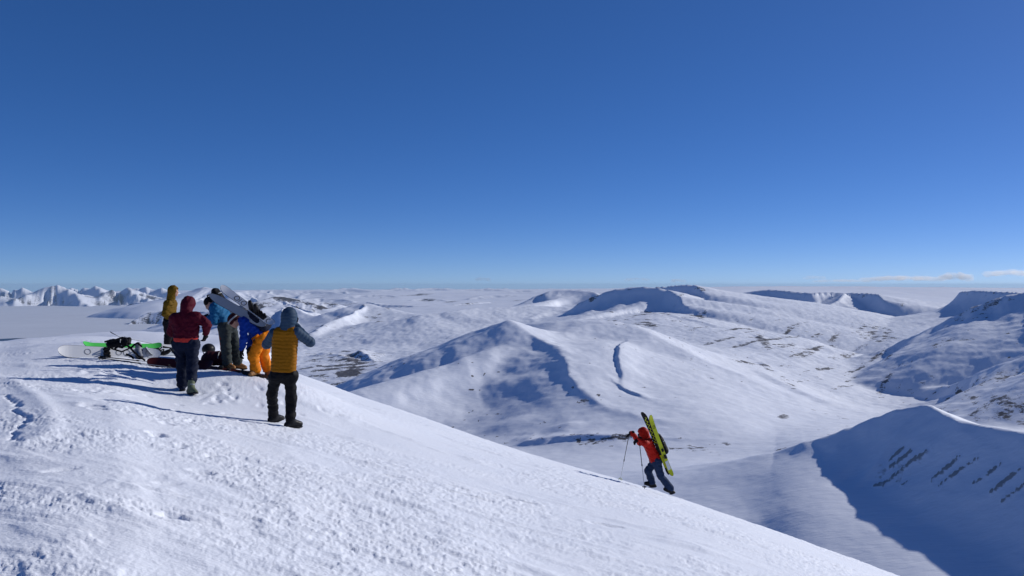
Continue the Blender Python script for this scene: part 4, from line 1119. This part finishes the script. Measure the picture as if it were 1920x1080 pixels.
# white board standing on its long edge
a0, b0 = gp(122, 671), gp(300, 677)
T0 = nrm(b0 - a0); out = nrm(np.cross(T0, UP))                    # towards the camera
if out[1] > 0: out = -out
nvA = nrm(out*.90 + UP*.42); wdir = nrm(np.cross(T0, nvA)); wdir = wdir if wdir[2] > 0 else -wdir
WB = .27
o, a, b, S, T, n_, th = board('snowboard', 'white snowboard lying tilted on its long edge at the left end of the gear heap', 'snowboard',
    a0 - T0*.14 + wdir*WB*.5 + UP*.01, b0 + wdir*WB*.5 + UP*.01, nvA, WB, .012, MT['white'], G_PILE, base=MT['boardgrey'], tip=.13)
Lb = np.linalg.norm(b - a)
for t in (.46, .78):
    binding(o, a + (b - a)*t + n_*th, T, S*(1 if S[2] > 0 else -1), n_, 1.05, high=True)
for t, r in ((.28, .062), (.58, .058), (.66, .070), (.90, .10)):
    ring('printed_ring', a + (b - a)*t + n_*th, S, T, n_, r, .014, MT['grey'] if t < .85 else MT['boardgrey'], o)
# bright green board propped behind it
gA, gB = a0 + T0*.16 + v3(0, .30, 0), a0 + T0*1.66 + v3(0, .30, 0)
o, a, b, S, T, n_, th = board('snowboard', 'bright green snowboard lying behind the white board, its tip to the left', 'snowboard',
    gA + UP*.235, gB + UP*.27, nrm(v3(0, -.55, .84)), .20, .012, MT['green'], G_PILE, base=MT['dark'], tip=.05)
for t, s_ in ((.30, 1), (.335, -1), (.37, 1)):
    c = a + (b - a)*t + n_*(th + .003)
    tube('black_glyph', [c - S*.05*s_ - T*.02, c + S*.02*s_ + T*.02, c + S*.05*s_ - T*.015], .007, MT['dark'], o, n=6)
# grey and white boards to the right of the heap
gA, gB = gp(252, 674) + v3(0, .45, .13), gp(338, 676) + v3(0, .45, .12)
o, a, b, S, T, n_, th = board('snowboard', 'grey snowboard tipped on edge between the white board and the maroon jacket', 'snowboard', gA, gB, nrm(out*.8 + UP*.6), .25, .012, MT['boardgrey'], G_PILE, base=MT['dark'])
binding(o, a + (b - a)*.3 + n_*th, T, S*(1 if S[2] > 0 else -1), n_, 1.0); binding(o, a + (b - a)*.62 + n_*th, T, S*(1 if S[2] > 0 else -1), n_, 1.0, high=False)
ring('printed_ring', a + (b - a)*.12 + n_*th, S, T, n_, .09, .03, MT['white'], o)
gA, gB = gp(190, 655) + v3(0, .35, .30), gp(318, 664) + v3(0, .25, .12)
o, a, b, S, T, n_, th = board('snowboard', 'white snowboard lying flat at the back of the gear heap, sloping down to the right', 'snowboard', gA, gB, nrm(v3(.05, -.35, .95)), .26, .012, MT['white'], G_PILE, base=MT['dark'])
ring('printed_ring', a + (b - a)*.25 + n_*th, S, T, n_, .07, .02, MT['grey'], o)
# dark red board and the two dark skis under the pair at the back
gA, gB = gp(278, 684) + v3(0, 0, .05), gp(400, 693) + v3(0, 0, .06)
o, a, b, S, T, n_, th = board('snowboard', 'dark red snowboard lying behind the legs of the maroon jacket', 'snowboard', gA, gB, nrm(v3(0, -.65, .75)), .27, .012, MT['redboard'], G_PILE, base=MT['metal'])
binding(o, a + (b - a)*.70 + n_*th, T, S*(1 if S[2] > 0 else -1), n_, 1.0, high=False)
for (q, r_, mt_, lb) in (((384, 691), (474, 703), MT['redboard'], 'dark ski lying along the snow in front of the grey green trousers'), ((452, 702), (520, 714), MT['dark'], 'dark ski lying under the boots of the orange salopettes')):
    o, a, b, S, T, n_, th = board('ski', lb, 'ski', gp(*q, .02), gp(*r_, .025), nrm(v3(0, -.3, .95)), .125, .014, mt_, 'dark skis by the boots', base=MT['metal'], tip=.1)
    ski_binding(o, a + (b - a)*.5 + n_*th, S, T, n_)
# black harness and pack on top of the heap
c = ray(222, 646, float(a0[1]) + .25); c[2] = max(c[2], ground_at(c[0], c[1]) + .32)
o, e = pack('black backpack with loose straps lying on top of the white board', c, v3(1, .1, .12), v3(0, -.6, .8), MT['black'], None, (.10, .24, .075))
dD = float(a0[1]) - .05
for P_ in ([(196, 641), (203, 639), (212, 640), (220, 636), (229, 633)], [(229, 633), (236, 634), (238, 640), (236, 646), (243, 651), (252, 661), (262, 669), (272, 676)], [(214, 655), (221, 650), (229, 652), (236, 647)], [(246, 652), (252, 646), (258, 643), (266, 650)], [(236, 664), (246, 668), (250, 672)]):
    tube('loose_strap', [ray(x, y, dD + .05*i % .1) - c for i, (x, y) in enumerate(P_)], .020, MT['black'], o, n=6)
# boots / shells standing in the heap
o = thing('ski_boot', tuple(ray(259, 660, dD + .15)), 'grey ski boot standing among the straps on the gear heap', 'ski boot')
boot(o, v3(0, 0, 0), v3(.6, -.7, 0), MT['grey'], s=.95)
# burgundy pack between the maroon and teal jackets
c = gp(398, 690, .16) + v3(0, .22, 0)
o, e = pack('burgundy backpack lying on the snow between the maroon jacket and the grey green trousers', c, v3(1, 0, .05), v3(0, -.5, .86), MT['burgundy'], None, (.17, .30, .13))
c2 = gp(382, 686, .30) + v3(0, .25, 0)
o = thing('helmet', tuple(c2), 'black helmet resting on the burgundy backpack', 'helmet')
solid('shell', [('e', v3(0, 0, 0), (.13, .15, .12), None)], MT['dark'], o, k=.01, h=.011, cut=[(v3(0, 0, -.05), v3(0, 0, -1))])
tube('chin_strap', [v3(-.11, -.03, -.04), v3(-.05, -.10, -.11), v3(.05, -.10, -.11), v3(.11, -.03, -.04)], .009, MT['black'], o, n=6)
# poles lying in front of the heap
G_PL = 'ski poles lying in front of the gear heap'
pole('ski_pole', 'dark ski pole lying nearest to us in front of the gear heap', gp(187, 674, .03), gp(322, 691, .02), G_PL)
pole('ski_pole', 'dark ski pole lying closest to the white board', gp(190, 671, .03), gp(313, 684, .02), G_PL)

# boards carried on the back of the blue jacket
g = P_BLUE; bs = g['_base']
mid = bs + (g['_mid_s']*.55 + g['_mid_h']*.45)
spn = nrm(g['_mid_s'] - g['_mid_h']); bk = nrm(v3(-.25, -.15, 1)); bk = nrm(bk - (bk @ spn)*spn)
o, e = pack('dark navy backpack strapped to the back of the blue jacket, boards on top', mid + bk*.20 + spn*.05, spn, bk, MT['navy'], None, (.15, .25, .10))
Dm = float(mid[1])
G_BK = 'split board halves carried on the bent back'
nvb = nrm(v3(.30, -.78, .55))
o, a, b, S, T, n_, th = board('split_board', 'white split board half with black binding on the bent back of the blue jacket', 'split board', ray(415, 539, Dm - .10), ray(514, 610, Dm - .34), nvb, .15, .012, MT['white'], G_BK, base=MT['boardgrey'], tip=.10, waist=.9)
for t in (.30, .43, .90):
    ring('printed_ring', a + (b - a)*t + n_*th, S, T, n_, .055, .014, MT['dark'], o)
tube('printed_bar', [a + (b - a)*.36 + n_*th - S*.05, a + (b - a)*.36 + n_*th + S*.05], .006, MT['dark'], o, n=6)
for t in (.66, .76):
    binding(o, a + (b - a)*t + n_*th, S, T, n_, 1.0, high=True)
o, a, b, S, T, n_, th = board('split_board', 'grey split board half with its tip beside the black beanie', 'split board', ray(395, 554, Dm + .02), ray(500, 612, Dm - .22), nrm(v3(.25, -.90, .2)), .17, .012, MT['boardgrey'], G_BK, base=MT['dark'], tip=.22, waist=.9)
ring('tip_hole', a + (b - a)*.08 + n_*th, S, T, n_, .022, .022, MT['dark'], o)
# dark hood rolled up on the shoulders of the teal jacket
g = P_TEAL
o, e = pack('small black backpack high on the shoulders of the teal jacket', g['_base'] + g['_mid_s'] + v3(-.03, .06, .20), v3(-.5, 0, .8), v3(.4, 0, .9), MT['black'], None, (.12, .16, .09))

# pack and skis of the climber in red
g = P_RED; bs = g['_base']
sp = nrm(g['_mid_s'] - g['_mid_h']); bk = nrm(v3(1, 0, .35)); mid = bs + (g['_mid_s']*.6 + g['_mid_h']*.4)
o, e = pack('black backpack on the red climber with skis strapped to it', mid + bk*.29 + v3(0, .05, 0), sp, bk, MT['black'], None, (.15, .25, .09))
Dr = float(mid[1])
G_SK = 'lime skis carried by the red climber'
o, a, b, S, T, n_, th = board('ski', 'lime ski nearest to us on the back of the red climber', 'ski', ray(1259, 892, Dr - .22), ray(1217, 778, Dr - .30), nrm(v3(.42, -.90, .15)), .115, .014, MT['lime'], G_SK, base=MT['white'], tip=.09)
ski_binding(o, a + (b - a)*.42 + n_*th, S, T, n_); ring('printed_ring', a + (b - a)*.80 + n_*th, S, T, n_, .035, .012, MT['dark'], o)
slat('white_tail', a + (b - a)*.02, a + (b - a)*.24, n_, lambda t: .040*min(1, 6*t + .15), .003, MT['white'], o, lambda t: th + .002)
o, a, b, S, T, n_, th = board('ski', 'lime ski with dark patterned base, the taller of the pair on the red climber', 'ski', ray(1256, 888, Dr - .10), ray(1205, 771, Dr - .14), nrm(v3(-.55, -.82, -.1)), .115, .014, MT['dark'], G_SK, base=MT['lime'], tip=.09)
for i in range(16):
    t = .50 + .46*i/16; c = a + (b - a)*t + n_*(th + .002)
    slat('lime_chevron', c - S*.03 + T*(.02 if i % 2 else -.02), c + S*.03 - T*(.02 if i % 2 else -.02), n_, lambda t: .006, .003, MT['lime'], o, n=4)
slat('lime_tail', a + (b - a)*.02, a + (b - a)*.30, n_, lambda t: .045*min(1, 6*t + .15), .003, MT['lime'], o, lambda t: th + .002)
for s_ in (.36, .60):
    pass
G_PO = 'poles held by the red climber'
wR, wL = bs + g['wrR'], bs + g['wrL']
pole('ski_pole', 'pole planted ahead of the red climber, with a lime basket', wR + v3(-.05, 0, .02), gp(1163, 899), G_PO, basket=MT['lime'], shaft=MT['strapgrey'])
pole('ski_pole', 'pole held upright beside the body of the red climber', wL + v3(-.02, -.02, .10), ray(1209, 918, float(wL[1])), G_PO, shaft=MT['strapgrey'])

# ------------------------------------------------------------------ the air between here and the mountains
def build_haze(x0, x1, y0, y1, z0, z1, density):
    V = np.array([(x, y, z) for z in (z0, z1) for y in (y0, y1) for x in (x0, x1)])
    Q = np.array([(0, 2, 3, 1), (4, 5, 7, 6), (0, 1, 5, 4), (2, 6, 7, 3), (0, 4, 6, 2), (1, 3, 7, 5)])
    m = bpy.data.materials.new('thin air'); m.use_nodes = True
    N, L = m.node_tree.nodes, m.node_tree.links; N.clear()
    out = N.new('ShaderNodeOutputMaterial'); v = N.new('ShaderNodeVolumePrincipled')
    v.inputs['Color'].default_value = (0.50, 0.72, 1.0, 1); v.inputs['Density'].default_value = density
    v.inputs['Anisotropy'].default_value = 0.0
    L.new(v.outputs[0], out.inputs['Volume'])
    o = mesh_np('haze', V, Q, m, smooth=False)
    o['kind'] = 'stuff'
build_haze(-64000, 64000, -64000, 64000, ZLIM[0] - 1.0, max(ZLIM[1], 3.0) + 2.0, 0.9e-5)

# ------------------------------------------------------------------ small clouds far beyond the plateau
def mat_cloud(density):
    m = bpy.data.materials.new('cloud vapour'); m.use_nodes = True
    N, L = m.node_tree.nodes, m.node_tree.links; N.clear()
    out = N.new('ShaderNodeOutputMaterial'); v = N.new('ShaderNodeVolumePrincipled')
    v.inputs['Color'].default_value = (0.98, 0.98, 1.0, 1); v.inputs['Density'].default_value = density
    v.inputs['Anisotropy'].default_value = 0.6
    L.new(v.outputs[0], out.inputs['Volume'])
    return m
def cloud(px, py, w, h, label, thin, seed, group=None):
    D = 72000.0
    c = pt(px, py, D); W, H = w/F*D, h/F*D
    rg = np.random.default_rng(seed)
    n = 5 + int(w/6)
    pr = []
    for i in range(n):
        t = (i + .5)/n*2 - 1
        y = (1 - abs(t)**1.5)*rg.uniform(.35, 1.0)
        pr.append(('e', v3(t*W*.5 + rg.normal()*W*.03, rg.normal()*W*.12, y*H*.30 - H*.2), (W*rg.uniform(.7, 1.2)/n*1.5, W*.18, H*rg.uniform(.22, .42)), None))
    hh = max(H/26, W/110)
    o = solid('cloud', pr, mat_cloud(thin*0.0011), None, k=H*.12, h=hh, disp=lambda P: H*.10*fbm(P[..., 0]/(H*.35) + P[..., 1]/(H*.5), P[..., 2]/(H*.3) - P[..., 1]/(H*.4), 3, seed))
    o.location = c
    tag(o, label, 'cloud', group)
cloud(1793, 517.5, 58, 18, 'brightest small white cloud above the plateau at right', .75, 1)
cloud(1895, 511, 90, 17, 'thin white cloud above the right hill at the edge of view', .40, 2)
cloud(1690, 521, 120, 13, 'long low white cloud bank left of the brightest cloud', .42, 3)
cloud(1580, 526, 90, 7, 'thin flat streak of cloud low over the plateau', .30, 4)
cloud(1526, 520, 34, 9, 'small puff of cloud left of the long cloud bank', .45, 5)
cloud(1270, 525.5, 26, 9, 'small white puff just above the cornice crest', .55, 6)
cloud(905, 522.5, 26, 11, 'small white puff alone over the middle of the far plateau', .50, 7)
cloud(1195, 523, 40, 8, 'faint puff of cloud left of the cornice crest', .28, 8)
